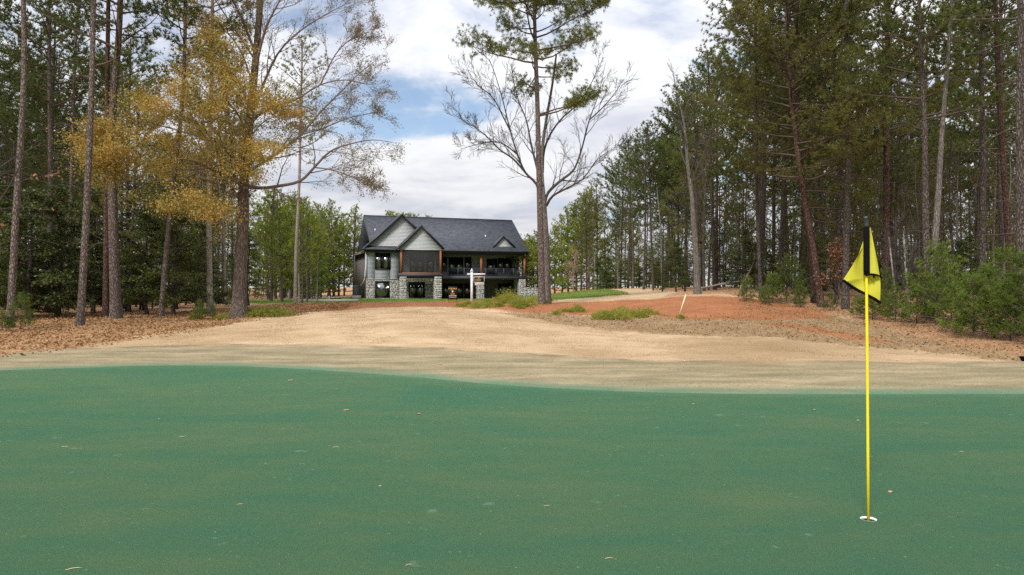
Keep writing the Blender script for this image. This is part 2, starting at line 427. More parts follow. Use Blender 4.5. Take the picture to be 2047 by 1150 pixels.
litter = g.ramp(g.math('ADD', g.math('MULTIPLY', g.vor(11, None, 'F1'), .5), g.math('ADD', g.math('MULTIPLY', n2, .35), g.math('MULTIPLY', n3, .35))),
                [(.34,(.11,.053,.028)), (.5,(.26,.135,.070)), (.64,(.36,.205,.110)), (.8,(.45,.29,.175))])
clay = g.ramp(g.math('ADD', g.math('MULTIPLY', n1, .35), g.math('ADD', g.math('MULTIPLY', n2, .4), g.math('MULTIPLY', n3, .25))),
              [(.36,(.17,.075,.040)), (.46,(.29,.112,.050)), (.56,(.36,.140,.060)), (.68,(.33,.185,.095))])
lawn = g.ramp(g.math('ADD', g.math('MULTIPLY', n1, .4), g.math('MULTIPLY', n3, .6)), [(.36,(.065,.105,.022)), (.5,(.115,.175,.032)), (.62,(.18,.20,.06)), (.75,(.24,.20,.10))])
c = zone(c, 'dark_patch', (.235,.155,.078), .8, 1.0, .55)  # darker brown tone over a hollow of the right tan slope
c = zone(c, 'straw', strw, .55, .3, .9)
c = zone(c, 'litter_a', litter, .35, .2)
c = zone(c, 'litter_b', litter, .5, .3)
c = zone(c, 'clay', clay, .28, .3, .93)
c = zone(c, 'streak', clay, .3, .2, .9)
c = zone(c, 'lawn', lawn, .6, .3)
g.color(c)
g.bump(g.math('ADD', g.math('MULTIPLY', n2, .5), g.math('ADD', g.math('MULTIPLY', n3, .6), g.math('MULTIPLY', n4, .35))), .7, .035)
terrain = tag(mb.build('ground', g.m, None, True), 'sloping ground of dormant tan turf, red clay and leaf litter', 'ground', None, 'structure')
def put_attr(me, name, arr):
    a = me.attributes.new(name, 'FLOAT', 'POINT'); a.data.foreach_set('value', np.asarray(arr, np.float32).ravel())
put_attr(terrain.data, 'to_green', DG)
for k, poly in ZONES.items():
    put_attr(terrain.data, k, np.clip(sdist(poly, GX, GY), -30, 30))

# putting green: one sheet with the hole for the cup cut out of it
CUP = np.array([(1736-CX)/F*4.9, 4.9])
CUP_R = .054
def ray_to_edge(th):
    d = np.array([math.cos(th), math.sin(th)]); best = 1e9
    A = GREEN; B = np.roll(GREEN, -1, 0); e = B - A
    den = d[0]*e[:,1] - d[1]*e[:,0]; den = np.where(abs(den) < 1e-12, 1e-12, den)
    w = A - CUP
    t = (w[:,0]*e[:,1] - w[:,1]*e[:,0]) / den; u = (w[:,0]*d[1] - w[:,1]*d[0]) / den
    ok = (t > 0) & (u >= 0) & (u <= 1)
    return t[ok].max()
ths = np.linspace(0, 2*math.pi, 240, endpoint=False)
R = np.array([ray_to_edge(t) for t in ths])
rings = 46
mb = MB(); vs = []
for k in range(rings+2):
    t = min(k, rings) / rings
    rad = CUP_R + (R - CUP_R) * (1 - (1 - t**2.0)**1.6)
    z = np.full(len(ths), .012)
    if k >= rings: rad = R + (.03 if k > rings else 0); z = z - (.03 if k > rings else 0)
    vs.append(np.stack([CUP[0] + rad*np.cos(ths), CUP[1] + rad*np.sin(ths), z], 1))
k = np.arange(rings+1)[:,None]*240; j = np.arange(240)[None,:]; j2 = (j+1) % 240
mb.add(np.vstack(vs), np.stack([k+j, k+240+j, k+240+j2, k+j2], -1).reshape(-1,4))
s = NT('putting_green_turf', .95, .05)
a = s.noise(.42, 5, .55, s.coord((.55,1.25,1)), .4); b = s.noise(2.1, 5, .6, s.coord((.6,1.3,1)))
h = s.noise(150, 3, .7); h2 = s.noise(420, 2, .6)
f = s.math('ADD', s.math('MULTIPLY', a, .62), s.math('MULTIPLY', b, .38))
c = s.ramp(f, [(.35,(.054,.146,.086)), (.44,(.066,.152,.084)), (.51,(.079,.157,.082)), (.58,(.094,.162,.082)), (.68,(.112,.170,.088))])
gr = s.math('ADD', s.math('MULTIPLY', h, .55), s.math('MULTIPLY', h2, .45))
c = s.mix(s.rng(gr, .38, .51, .66, 0), c, (.024,.066,.034))
c = s.mix(s.rng(gr, .52, .66, 0, .62), c, (.16,.28,.15))
c = s.mix(s.rng(s.noise(5.0, 5, .62, s.coord((.8,1.2,1))), .655, .70, 0, .38), c, (.20,.32,.24))
c = s.mix(s.rng(s.noise(26, 3, .6), .715, .74, 0, .65), c, (.36,.38,.28))
edge = s.attr('to_edge')
c = s.mix(s.rng(s.math('ADD', edge, s.math('MULTIPLY', s.math('SUBTRACT', b, .5), .6)), -.45, .05, 0, .55), c, (.095,.185,.115))
s.color(c)
s.bump(gr, 1.0, .02)
pg = mb.build('putting_green', s.m, None, True); _v = np.vstack(vs)
put_attr(pg.data, 'to_edge', np.clip(sdist(GREEN, _v[:,0], _v[:,1]), -20, 1))
tag(pg, 'smooth dark green putting green in the foreground', 'putting green', None, 'structure')

# ------------------------------------------------------------------ house
HA = np.array([-18.5, 88.0]); HB = 0.25
_e = np.array([20.8, 7.5]); HROT = math.atan2(_e[1], _e[0]); EU = _e / np.linalg.norm(_e); EV = np.array([-EU[1], EU[0]])
def hp(px, py, v=0.0):
    """photograph pixel on the plane v metres behind the facade line -> (u along the facade, w height above the base)"""
    k = (px - CX) / F; o = HA + EV * v
    u = (k * o[1] - o[0]) / (EU[0] - k * EU[1])
    Y = o[1] + EU[1] * u
    return u, EYE - (py - CY) / F * Y - HB
def hc(cx, cy, v=0.0): return hp(690 + cx / 4.874, 400 + cy / 4.874, v)
house = empty('house', (HA[0], HA[1], HB), 'two storey grey house with dark shingle roof and stone lower level', 'house', None, HROT)

def siding_mat(name, c):
    s = NT(name, .7, .25)
    f = s.noise(3.0, 4, .6, s.coord((.4, 1, 3)))
    s.color(s.mix(f, tuple(x*.86 for x in c), tuple(x*1.1 for x in c))); return s.m
M['siding'] = siding_mat('grey_lap_siding', (.32,.34,.365))
M['siding_light'] = siding_mat('pale_gable_siding', (.40,.41,.42))
M['trim'] = plain('black_trim', (.018,.019,.022), .45, .4)
M['deck'] = plain('charcoal_deck', (.060,.063,.075), .6, .3)
M['cedar'] = plain('stained_cedar', (.27,.095,.04), .6, .3, .3, 9)
M['soffit_wood'] = plain('brown_soffit', (.13,.060,.032), .6, .3, .25, 9)
M['lumber'] = plain('fresh_lumber', (.52,.31,.11), .7, .2, .2, 9)
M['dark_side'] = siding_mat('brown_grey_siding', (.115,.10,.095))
M['white_metal'] = plain('white_metal', (.72,.72,.73), .45, .4, .05)
M['interior'] = plain('dark_interior', (.02,.02,.02), .9, .1)
s = NT('roof_shingles', .92, .15)
br = s.n('ShaderNodeTexBrick'); s.l(s.coord((1,1,1)), br.inputs[0])
br.inputs['Color1'].default_value = (.038,.043,.055,1); br.inputs['Color2'].default_value = (.085,.090,.108,1); br.inputs['Mortar'].default_value = (.016,.018,.024,1)
br.inputs['Scale'].default_value = 1.0; br.inputs['Brick Width'].default_value = .42; br.inputs['Row Height'].default_value = .17; br.inputs['Mortar Size'].default_value = .012; br.inputs['Bias'].default_value = .1
s.color(s.mix(s.rng(s.noise(7, 4, .7), .42, .66, 0, .6), br.outputs[0], (.12,.126,.148))); s.bump(br.outputs['Fac'], .5, .02)
M['shingle'] = s.m
s = NT('stone_veneer', .9, .15)
geo = s.n('ShaderNodeNewGeometry')
s.color(s.mix(s.rng(s.noise(14, 4, .65), .35, .7, 0, .45), s.ramp(geo.outputs['Random Per Island'], [(.0,(.21,.205,.20)), (.3,(.31,.30,.295)), (.6,(.38,.37,.36)), (.85,(.45,.435,.41)), (1,(.33,.29,.25))]), (.42,.41,.395)))
s.bump(s.noise(30, 4), .4, .02); M['stone'] = s.m
M['mortar'] = plain('stone_mortar', (.27,.26,.25), .95, .1)
s = NT('window_glass', .03, .9); s.color((.012,.014,.016)); s.b.inputs['IOR'].default_value = 2.1; M['glass'] = s.m
s = NT('porch_screen', .8, .1); s.color((.085,.082,.086))
tp = s.n('ShaderNodeBsdfTransparent'); mx = s.n('ShaderNodeMixShader'); mx.inputs[0].default_value = .28
s.l(tp.outputs[0], mx.inputs[1]); s.l(s.b.outputs[0], mx.inputs[2]); s.l(mx.outputs[0], s.out.inputs[0]); M['screen'] = s.m
s = NT('lamp_glow', .5, .2); s.color((.9,.8,.6)); s.b.inputs['Emission Color'].default_value = (1,.82,.55,1); s.b.inputs['Emission Strength'].default_value = 2.5; M['glow'] = s.m

hr = random.Random(7)
def box(name, m, a, b, parent=house):
    mb = MB(); mb.box(a, b); return mb.build(name, M[m], parent)
def lap_siding(name, m, u0, u1, w0, w1, v, parent=house, pitch=.16, top=None):
    """overlapping boards, each one tilted a little; top(u) may cut them to a gable"""
    mb = MB(); n = max(2, int((w1-w0)/pitch)); hgt = (w1-w0)/n
    for i in range(n):
        a, b = w0 + i*hgt, w0 + (i+1)*hgt + .02
        ua0, ua1, ub0, ub1 = u0, u1, u0, u1
        if top: (ua0, ua1), (ub0, ub1) = top(a), top(min(b, w1-.01))
        mb.hexa([(ua0,v-.022,a),(ua1,v-.022,a),(ua1,v+.02,a),(ua0,v+.02,a),(ub0,v-.008,b),(ub1,v-.008,b),(ub1,v+.02,b),(ub0,v+.02,b)])
    o = mb.build(name, M[m], parent); o['kind'] = 'stuff'; return o
def stones(mb, u0, u1, w0, w1, v, axis_u=True, off=0.0):
    """ledgestone courses on a face; axis_u False: the face runs in depth at u = off"""
    w = w0
    while w < w1 - .03:
        h = min(hr.choice((.10,.14,.19,.24)), w1 - w); u = u0 - hr.random()*.2
        while u < u1:
            L = hr.uniform(.22,.62); a, b = max(u, u0), min(u+L, u1); p = hr.uniform(.01,.055)
            if b - a > .04:
                if axis_u: mb.box((a+.006, v-p, w+.006), (b-.006, v+.05, w+h-.006))
                else: mb.box((off-p, a+.006, w+.006), (off+.05, b-.006, w+h-.006))
            u += L
        w += h
def stone_face(name, u0, u1, w0, w1, v, parent=house, holes=()):
    core = box(name, 'mortar', (u0,v,w0), (u1,v+.06,w1), parent) if not holes else None
    mb = MB()
    if holes:
        core_mb = MB(); (h0, h1, hw0, hw1), = holes
        for a, b, c, d in ((u0,h0,w0,w1),(h1,u1,w0,w1),(h0,h1,hw1,w1),(h0,h1,w0,hw0)):
            if b-a > .02 and d-c > .02: core_mb.box((a,v,c),(b,v+.06,d)); stones(mb, a, b, c, d, v)
        core = core_mb.build(name, M['mortar'], parent)
    else: stones(mb, u0, u1, w0, w1, v)
    o = mb.build('stones', M['stone'], core); o['kind'] = 'stuff'; return core
def pier(u0, u1, v0, v1, w0, w1):
    core = box('stone_pier', 'mortar', (u0+.03,v0+.03,w0), (u1-.03,v1-.03,w1))
    mb = MB(); stones(mb, u0+.03, u1-.03, w0, w1, v0+.03); stones(mb, v0+.03, v1-.03, w0, w1, 0, False, u0+.03)
    o = mb.build('stones', M['stone'], core); o['kind'] = 'stuff'
def window(u0, u1, w0, w1, v, cols=2, rows=1, name='window', fr=.07):
    mb = MB()
    mb.box((u0,v-.07,w0),(u0+fr,v+.03,w1)); mb.box((u1-fr,v-.07,w0),(u1,v+.03,w1))
    mb.box((u0+fr,v-.068,w1-fr),(u1-fr,v+.03,w1)); mb.box((u0+fr,v-.068,w0),(u1-fr,v+.03,w0+fr))
    for i in range(1, cols):
        x = u0 + (u1-u0)*i/cols; mb.box((x-fr*.5,v-.066,w0+fr),(x+fr*.5,v+.03,w1-fr))
    for i in range(1, rows):
        z = w0 + (w1-w0)*i/rows; mb.box((u0+fr,v-.06,z-.03),(u1-fr,v+.03,z+.03))
    o = mb.build(name, M['trim'], house)
    for i in range(cols):
        x0, x1 = u0 + (u1-u0)*i/cols + fr*.5, u0 + (u1-u0)*(i+1)/cols - fr*.5
        t = hr.uniform(-.012,.012)
        p = MB(); p.hexa([(x0,v-.025+t,w0+fr*.5),(x1,v-.025-t,w0+fr*.5),(x1,v+.0,w0+fr*.5),(x0,v+.0,w0+fr*.5),(x0,v-.025,w1-fr*.5),(x1,v-.025,w1-fr*.5),(x1,v+.0,w1-fr*.5),(x0,v+.0,w1-fr*.5)])
        p.build('pane', M['glass'], o)
    return o

U_L, _ = hc(207, 957); U_B, _ = hc(528, 957)                 # left block
_, W_ST = hc(300, 772); EAVE = hc(190, 480, -.5)[1]
DEPTH = 12.4; RV = 6.2                                        # ridge line depth
_, RIDGE = hp(730, 430.5, RV)
U_R = hc(1785, 500, -.5)[0]
VB = 3.0                                                       # wall behind the porch
UB_R, _ = hc(1645, 700, VB)
# walls
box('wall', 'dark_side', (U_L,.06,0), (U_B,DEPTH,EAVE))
box('wall', 'siding', (U_B+.003,VB+.03,0), (UB_R,DEPTH-.01,EAVE))
wu0, ww0 = hc(292, 676); wu1, ww1 = hc(440, 518)
lap_siding('siding', 'siding', U_L, wu0, W_ST, EAVE, .04); lap_siding('siding', 'siding', wu1, U_B, W_ST, EAVE, .04)
lap_siding('siding', 'siding', wu0, wu1, W_ST, ww0, .04); lap_siding('siding', 'siding', wu0, wu1, ww1, EAVE, .04)
box('corner_trim', 'siding', (U_L-.05,-.04,W_ST), (U_L+.08,.3,EAVE-.01))
window(wu0, wu1, ww0, ww1, .0)
a0, b0 = hc(290, 950); a1, b1 = hc(436, 792)
stone_face('stone_wall', U_L-.04, U_B, -.3, W_ST-.01, 0.0, house, [(a0, a1, .02, b1)])
box('ledge', 'mortar', (U_L-.06,-.06,W_ST-.05), (U_B,.05,W_ST+.03))
window(a0, a1, .02, b1, .03, 1, 2)
# lapped side wall: vertical boards catch the light on the flank
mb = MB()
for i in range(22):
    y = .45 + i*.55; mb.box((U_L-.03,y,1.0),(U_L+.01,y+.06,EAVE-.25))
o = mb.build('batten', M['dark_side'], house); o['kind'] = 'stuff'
# main roof
OV = .55; t = .22
def roof_slab(name, pts, th=.2):
    mb = MB(); mb.prism(pts, (0,0,-th)); return mb.build(name, M['shingle'], house)
E0 = EAVE + .05; U0r = .75
roof_f = roof_slab('roof', [(U0r,-OV,E0),(U_R,-OV,E0),(U_R,RV,RIDGE),(U0r,RV,RIDGE)])
roof_slab('roof', [(U0r,RV+.004,RIDGE),(U_R,RV+.004,RIDGE),(U_R,DEPTH+OV,E0),(U0r,DEPTH+OV,E0)])
box('ridge_cap', 'shingle', (U0r-.02,RV-.16,RIDGE-.08), (U_R+.02,RV+.16,RIDGE+.03))
for u in (U0r-.06, U_R):
    mb = MB(); mb.prism([(u,-OV,E0-.28),(u,-OV,E0+.02),(u,RV,RIDGE+.02),(u,DEPTH+OV,E0+.02),(u,DEPTH+OV,E0-.28),(u,RV,RIDGE-.30)], (.06,0,0))
    mb.build('rake_board', M['trim'], house)
for u, s_ in ((U0r+.25, 1), (UB_R-.1, 1)):
    mb = MB(); mb.prism([(u,0.6,EAVE-.02),(u,RV,RIDGE-.45),(u,DEPTH-.3,EAVE-.02)], (.1,0,0)); mb.build('gable_end', M['siding_light'], house)
box('fascia', 'trim', (-.1,-OV-.05,E0-.30), (U_R+.02,-OV-.002,E0-.02))
g_ = box('gutter', 'trim', (-.14,-OV-.17,E0-.13), (U_R+.05,-OV-.052,E0+.01))
box('soffit', 'trim', (-.1,-OV,E0-.34), (U_R,VB,E0-.22))
box('porch_beam', 'deck', (U_B+.1,-.02,E0-.62), (U_R-.35,.24,E0-.34))
# big cross gable over the left block
def gable(ua, uap, ub, v, wb, wa, vback, wall_w0, wall_top_off, inset, overhang_v):
    for x in (ua, ub):
        q = [(x,v,wb),(uap,v,wa),(uap,vback,wa),(x,vback if x==ua and False else v+.9,wb)]
        mb = MB(); mb.prism([(x,v,wb),(uap,v,wa),(uap,vback,wa),(x,vback*.35,wb)], (0,0,-.16)); mb.build('gable_roof', M['shingle'], house)
        mb = MB(); mb.prism([(x,v-.05,wb-.22),(x,v-.05,wb+.04),(uap,v-.05,wa+.04),(uap,v-.05,wa-.26)], (0,.049,0)); mb.build('rake_board', M['trim'], house)
    sl = (wa - wb) / (uap - ua)
    def top(w):
        d = max(0.02, (wa - .2 - w) / sl); return uap - d, uap + d
    lap_siding('gable_siding', 'siding_light', 0, 0, wall_w0, wa - .25, v + overhang_v, house, .17, top)
ga = hc(560, 133, -OV); gl = hc(188, 470, -OV)
gable(gl[0], ga[0], 2*ga[0]-gl[0], -OV, gl[1]+.08, ga[1], 6.0, hc(400, 450, 0)[1], 0, 0, OV-.05)
mb = MB(); w_ = hc(400, 447, 0)[1]
mb.prism([(gl[0]+.15,-OV-.1,E0+.06),(U_B+.2,-OV-.1,E0+.06),(U_B+.2,.0,w_),(gl[0]+.75,.0,w_)], (0,0,-.10)); mb.build('pent_roof', M['shingle'], house)
# screened porch
VP = -2.0
pa = hc(748, 243, VP-.4); pl = hc(520, 467, VP-.4); pr = hc(965, 472, VP-.4)
s0, sb = hc(537, 712, VP); s1, _ = hc(940, 712, VP); st_ = hc(700, 488, VP)[1]; fb = hc(700, 745, VP)[1]
gable(pl[0], pa[0], pr[0], VP-.4, pl[1]+.05, pa[1], 4.6, st_, 0, 0, .36)
box('porch_beam', 'siding_light', (s0+.22,VP-.02,st_-.02), (s1-.22,VP+.12,st_+.22))
box('porch_floor', 'deck', (s0-.08,VP-.06,fb), (s1+.08,-.08,sb-.02))
box('sill_board', 'cedar', (s0+.2,VP-.03,sb-.015), (s1-.2,VP+.1,sb+.09))
box('porch_ceiling', 'soffit_wood', (s0,VP+.12,st_+.23), (s1,-.09,st_+.3))
box('floor_joists', 'soffit_wood', (s0+.2,VP+.2,fb-.2), (s1-.2,-.1,fb-.003))
for a, b in ((s0+.02, s0+.24), (s1-.24, s1-.02)): box('cedar_post', 'cedar', (a,VP-.04,sb-.01), (b,VP+.18,st_+.22))
mb = MB(); mb.box((s0+.24,VP+.05,sb+.09),(s1-.24,VP+.056,st_-.02)); mb.build('screen', M['screen'], house)
for u in (s0+.06, s1-.1):
    mb = MB(); mb.box((u,VP+.18,sb-.01),(u+.006,-.09,st_+.22)); mb.build('screen', M['screen'], house)
_m = (s0+s1)/2
p0 = hc(535, 945, VP); p1 = hc(600, 945, VP); p2 = hc(870, 945, VP); p3 = hc(942, 945, VP)
pier(p0[0], p1[0], VP-.06, VP+.75, -.3, fb-.005); pier(p2[0], p3[0], VP-.06, VP+.75, -.3, fb-.005)
# behind the screen and under the porch
c0, d0 = hc(632, 708, VB); c1, d1 = hc(770, 540, VB)
VS = .9
box('wall', 'siding', (U_B+.003,VS+.03,fb), (s1,VB+.02,EAVE-.35))
q0, r0 = hc(630, 708, VS); q1, r1 = hc(768, 545, VS); window(q0, q1, r0, r1, VS, 2)
q0, r0 = hc(790, 735, VS); q1, r1 = hc(868, 545, VS); window(q0, q1, sb+.05, r1, VS, 1, 1, 'door')
box('wall', 'mortar', (U_B+.003,VS+.07,-.2), (s1+.1,VB+.02,fb-.21))
q0, r0 = hc(618, 945, VS); q1, r1 = hc(777, 800, VS)
stone_face('stone_wall', U_B, s1+.1, -.2, fb-.21, VS, house, [(q0, q1, .02, r1)])
window(q0, q1, .02, r1, VS+.03, 2, 1, 'patio_door', .09)
# long porch
d_t = hc(1300, 738, 0)[1]; d_b = hc(1300, 770, 0)[1]
ur, _ = hc(1765, 770, 0)
dk = box('deck', 'deck', (s1+.09,-.05,d_b), (ur,VB,d_t-.04))
mb = MB()
for i in range(20): mb.box((s1+.1,-.09+i*.155,d_t-.035),(ur+.04,-.09+i*.155+.145,d_t))
o = mb.build('deck_boards', M['deck'], dk); o['kind'] = 'stuff'
box('deck_underside', 'soffit_wood', (s1+.15,.1,d_b-.05), (ur-.1,VB-.05,d_b-.004))
wp = []
for cx in (1327, 1750):
    u = hc(cx, 700, 0)[0]; wp.append(u); box('cedar_post', 'cedar', (u-.13,-.02,d_t), (u+.13,.24,E0-.62))
for a, b in ((1291,1356),(1694,1762)):
    pier(hc(a,900,0)[0], hc(b,900,0)[0], -.06, .8, -.3, d_b-.005)
# railing
rt = hc(1300, 665, 0)[1]
rl = MB(); ua, ub = s1+.15, ur-.15
rl.box((ua,-.01,rt-.05),(ub,.05,rt)); rl.box((ua,0,d_t+.09),(ub,.04,d_t+.13))
for cx in (1000, 1100, 1160, 1245, 1370, 1470, 1545, 1640, 1700):
    u = hc(cx,700,0)[0]; rl.box((u-.04,-.025,d_t),(u+.04,.065,rt+.04))
o = rl.build('railing', M['deck'], house)
bl = MB(); n = int((ub-ua)/.12)
for i in range(n): bl.box((ua+i*.12,.012,d_t+.13),(ua+i*.12+.016,.028,rt-.05))
bo = bl.build('balusters', M['deck'], o); bo['kind'] = 'stuff'
# wall behind the porch with its openings
lap_siding('siding', 'siding', s1, UB_R, d_t, E0-.36, VB+.02)
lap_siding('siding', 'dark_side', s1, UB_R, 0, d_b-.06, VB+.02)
for cx0, cx1, cy1, cols, nm in ((940,990,560,1,'window'),(1008,1150,560,2,'patio_door'),(1162,1230,560,1,'window'),(1380,1482,575,1,'door'),(1488,1622,570,2,'window')):
    a, b1 = hc(cx0, cy1, VB); b, _ = hc(cx1, cy1, VB)
    lo = d_t + .01 if 'door' in nm else d_t + .62
    window(a, b, lo, b1 + .05, VB-.01, cols, 1, nm, .09)
for cx0, cx1, cols, nm in ((948,1150,3,'patio_door'),(1160,1232,1,'window'),(1490,1626,2,'patio_door')):
    a, b1 = hc(cx0, 812, VB); b, _ = hc(cx1, 812, VB)
    window(a, b, .02, b1, VB-.01, cols, 1, nm, .09)
for cx in (1106,):
    u = hc(cx, 700, 1.4)[0]
    mb = MB(); mb.tube([(u,1.4,E0-.41),(u,1.4,E0-.345)], [.12,.09], 10, True); mb.build('ceiling_light', M['white_metal'], house)
    mb = MB(); mb.tube([(u,1.4,d_b-.115),(u,1.4,d_b-.051)], [.12,.09], 10, True); mb.build('ceiling_light', M['white_metal'], house)
u, w = hc(418, 848, -.03); mb = MB(); mb.tube([(u,-.06,w-.09),(u,-.06,w+.09)], [.07,.07], 10, True); mb.build('wall_light', M['glow'], house)
# corner bay beyond the porch window
a, _ = hc(1650, 700, VB-.6); b, _ = hc(1692, 700, VB-.6)
box('wall', 'siding', (UB_R+.003,VB-.6,0), (b+.02,DEPTH-2,EAVE-.02))
window(a, b-.05, d_t+.62, hc(1660,570,VB-.6)[1], VB-.62, 1)
# little gable on the roof
da = hc(1548, 345, .2); dl = hc(1436, 456, .2); dr = hc(1660, 462, .2)
sl_ = (RIDGE-E0)/(RV+OV)
vb_ = (da[1]-E0)/sl_ - OV
for x in (dl, dr):
    mb = MB(); mb.prism([(x[0],.15,dl[1]),(da[0],.15,da[1]),(da[0],vb_+.2,da[1]),(x[0],.7,dl[1])], (0,0,-.12)); mb.build('gable_roof', M['shingle'], house)
    mb = MB(); mb.prism([(x[0],.10,dl[1]-.16),(x[0],.10,dl[1]+.04),(da[0],.10,da[1]+.04),(da[0],.10,da[1]-.22)], (0,.049,0)); mb.build('rake_board', M['trim'], house)
def _top(w):
    d = max(.02, (da[1]-.2-w)/((da[1]-dl[1])/(da[0]-dl[0]))); return da[0]-d, da[0]+d
lap_siding('gable_siding', 'siding_light', 0, 0, dl[1]-.05, da[1]-.24, .42, house, .17, _top)
for cx, cy in ((292,295),(1366,355)):
    w = hc(cx, cy, 2.5)[1]; v = (w - E0)/sl_ - OV; u, w = hc(cx, cy, v)
    v = (w - E0)/sl_ - OV
    mb = MB(); mb.tube([(u,v,w-.25),(u,v,w+.2)], [.06,.06], 8, True); mb.build('vent_pipe', M['white_metal'], house)
# downspouts
def spout(name, m, pts, r=.045):
    mb = MB(); mb.tube(pts, r, 6, True); mb.build(name, M[m], house)
spout('downspout', 'white_metal', [(U_L-.12,-.25,EAVE-.15),(U_L-.10,.05,EAVE-.6),(U_L-.10,.06,3.9),(U_L-.18,.1,2.9),(U_L-.2,.1,2.55)], .055)
spout('drain_pipe', 'white_metal', [(U_L-.2,.1,2.5),(U_L-.25,1.2,2.0),(U_L-.45,2.6,1.5),(U_L-.3,2.7,.7)], .05)
u = ur - .02; spout('downspout', 'trim', [(U_R-.1,-OV-.1,E0-.12),(wp[1]+.2,-.1,E0-.7),(wp[1]+.2,-.1,d_t)])
spout('downspout', 'trim', [(pr[0]-.2,VP-.3,pl[1]-.1),(s1+.14,VP+.3,st_-.3),(s1+.14,VP+.3,0)])
# warm brown soffit along the left flank
mb = MB(); mb.hexa([(U_L-.5,.2,EAVE-.5),(U_L,.2,EAVE-.35),(U_L,11,EAVE-.35),(U_L-.5,11,EAVE-.5),(U_L-.5,.2,EAVE-.42),(U_L,.2,EAVE-.2),(U_L,11,EAVE-.2),(U_L-.5,11,EAVE-.42)])
mb.build('side_soffit', M['soffit_wood'], house)
# landing at the right end
la, lw = hc(1765, 770, .6); lb, _ = hc(1835, 770, .6)
land = box('landing', 'deck', (ur+.01,.3,d_b+.02), (lb,2.6,d_t-.03))
mb = MB(); mb.hexa([(lb-.75,.3,d_t),(lb-.05,.3,d_t),(lb-.05,.36,d_t),(lb-.75,.36,d_t),(lb-.3,.3,rt+.02),(lb-.05,.3,rt+.02),(lb-.05,.36,rt+.02),(lb-.3,.36,rt+.02)]); mb.build('rail_panel', M['trim'], house)
for k_ in (.35, .75): box('lumber_post', 'lumber', (ur+k_+.1,1.0,-.2), (ur+k_+.22,1.14,d_b+.02))

# stone retaining wall beside the porch
o0 = HA + EU * (hc(1748,900,-1)[0]) + EV * (-1.0); L_ = hc(1880,900,-1)[0] - hc(1748,900,-1)[0]
rw = empty('retaining_wall', (o0[0], o0[1], HB), 'low grey stone retaining wall beside the end of the porch', 'stone wall', None, HROT)
core = box('wall_core', 'mortar', (0,.02,-.4), (L_,.5,1.25), rw)
mb = MB(); stones(mb, 0, L_, -.3, 1.25, .02); stones(mb, .02, .5, -.3, 1.25, 0, False, 0)
o = mb.build('stones', M['stone'], rw); o['kind'] = 'stuff'
mb = MB()
for i in range(9):
    x = i*L_/9; h_ = hr.uniform(.04,.14); mb.box((x+.01,-.05,1.255), (x+L_/9-.01,.5,1.25+h_))
o = mb.build('capstones', M['stone'], rw); o['kind'] = 'stuff'

# air conditioning unit at the left flank
ac_xy = HA + EU * (U_L-1.0) + EV * 1.8
ac = empty('air_conditioner', (ac_xy[0], ac_xy[1], gz1(*ac_xy)), 'dark grey air conditioning unit beside the left flank of the house', 'air conditioner', None, HROT)
M['ac'] = plain('grey_painted_metal', (.075,.085,.085), .5, .4)
box('pad', 'mortar', (-.55,-.55,-.1), (.55,.55,.35), ac)
mb = MB(); mb.box((-.42,-.42,.35),(.42,.42,1.55))
for i in range(14): mb.box((-.44,-.45,.42+i*.078),(.44,-.42,.45+i*.078)); mb.box((-.45,-.44,.42+i*.078),(-.42,.44,.45+i*.078))
mb.build('housing', M['ac'], ac)
mb = MB(); mb.box((-.46,-.46,1.55),(.46,.46,1.62)); mb.tube([(0,0,1.62),(0,0,1.66)], [.36,.33], 16, True); mb.build('top_grille', M['ac'], ac)

# ------------------------------------------------------------------ flagstick and cup
M['yellow'] = plain('yellow_paint', (.80,.62,.012), .35, .5, .04)
M['black_cloth'] = plain('black_nylon', (.006,.006,.007), .9, .06)
M['ferrule'] = plain('dark_metal_cap', (.035,.042,.05), .35, .5, .2, 20)
M['cup_white'] = plain('white_plastic', (.80,.80,.82), .4, .4, .03)
s = NT('yellow_flag_nylon', .7, .2)
fc = s.mix(s.noise(5, 3), (.66,.62,.05), (.76,.72,.10)); s.color(fc)
tr = s.n('ShaderNodeBsdfTranslucent'); s.l(fc, tr.inputs[0]); mx = s.n('ShaderNodeMixShader'); mx.inputs[0].default_value = .4
s.l(s.b.outputs[0], mx.inputs[1]); s.l(tr.outputs[0], mx.inputs[2]); s.l(mx.outputs[0], s.out.inputs[0])
s.bump(s.noise(420, 2), .3, .002); M['flag'] = s.m
FD = 4.9
def fp(px, py, dy=0.0):
    """point near the flagstick: pixel in the plane of the stick, dy metres behind it"""
    p = W(px, py, FD); return np.array([p[0], p[1] + dy, p[2]]) - FB
FB = np.array([CUP[0], CUP[1], 0.0])
flag = empty('golf_flagstick', FB, 'yellow golf flagstick with limp yellow flag standing in the hole', 'flagstick')
mb = MB(); mb.tube([fp(1736,1050)-np.array([0,0,.04]), fp(1735,900), fp(1733.5,700), fp(1732,560), fp(1731.3,455)], .0094, 14, True); mb.build('pole', M['yellow'], flag, True)
mb = MB(); a = fp(1732,452); b = fp(1731,433)
mb.tube([a, a+(b-a)*.05, a+(b-a)*.72, a+(b-a)*.76, a+(b-a)*.95, b], [.0125,.0125,.0105,.0125,.0125,.008], 14, True); mb.build('pole_cap', M['ferrule'], flag, True)
mb = MB(); mb.tube([fp(1732.8,550), fp(1732.6,540), fp(1732.3,500), fp(1732,456), fp(1732,453)], [.0195,.0205,.0205,.0205,.016], 16, True)
sl = mb.build('flag_sleeve', M['black_cloth'], flag, True)
mb = MB(); mb.tube([fp(1727,551,-.016), fp(1733,549,-.026), fp(1741,549,-.018), fp(1750,550,-.012), fp(1758,552,-.004), fp(1763,556,.006)], [.007,.008,.008,.007,.006,.005], 8, True); mb.build('bottom_hem', M['black_cloth'], sl, True)
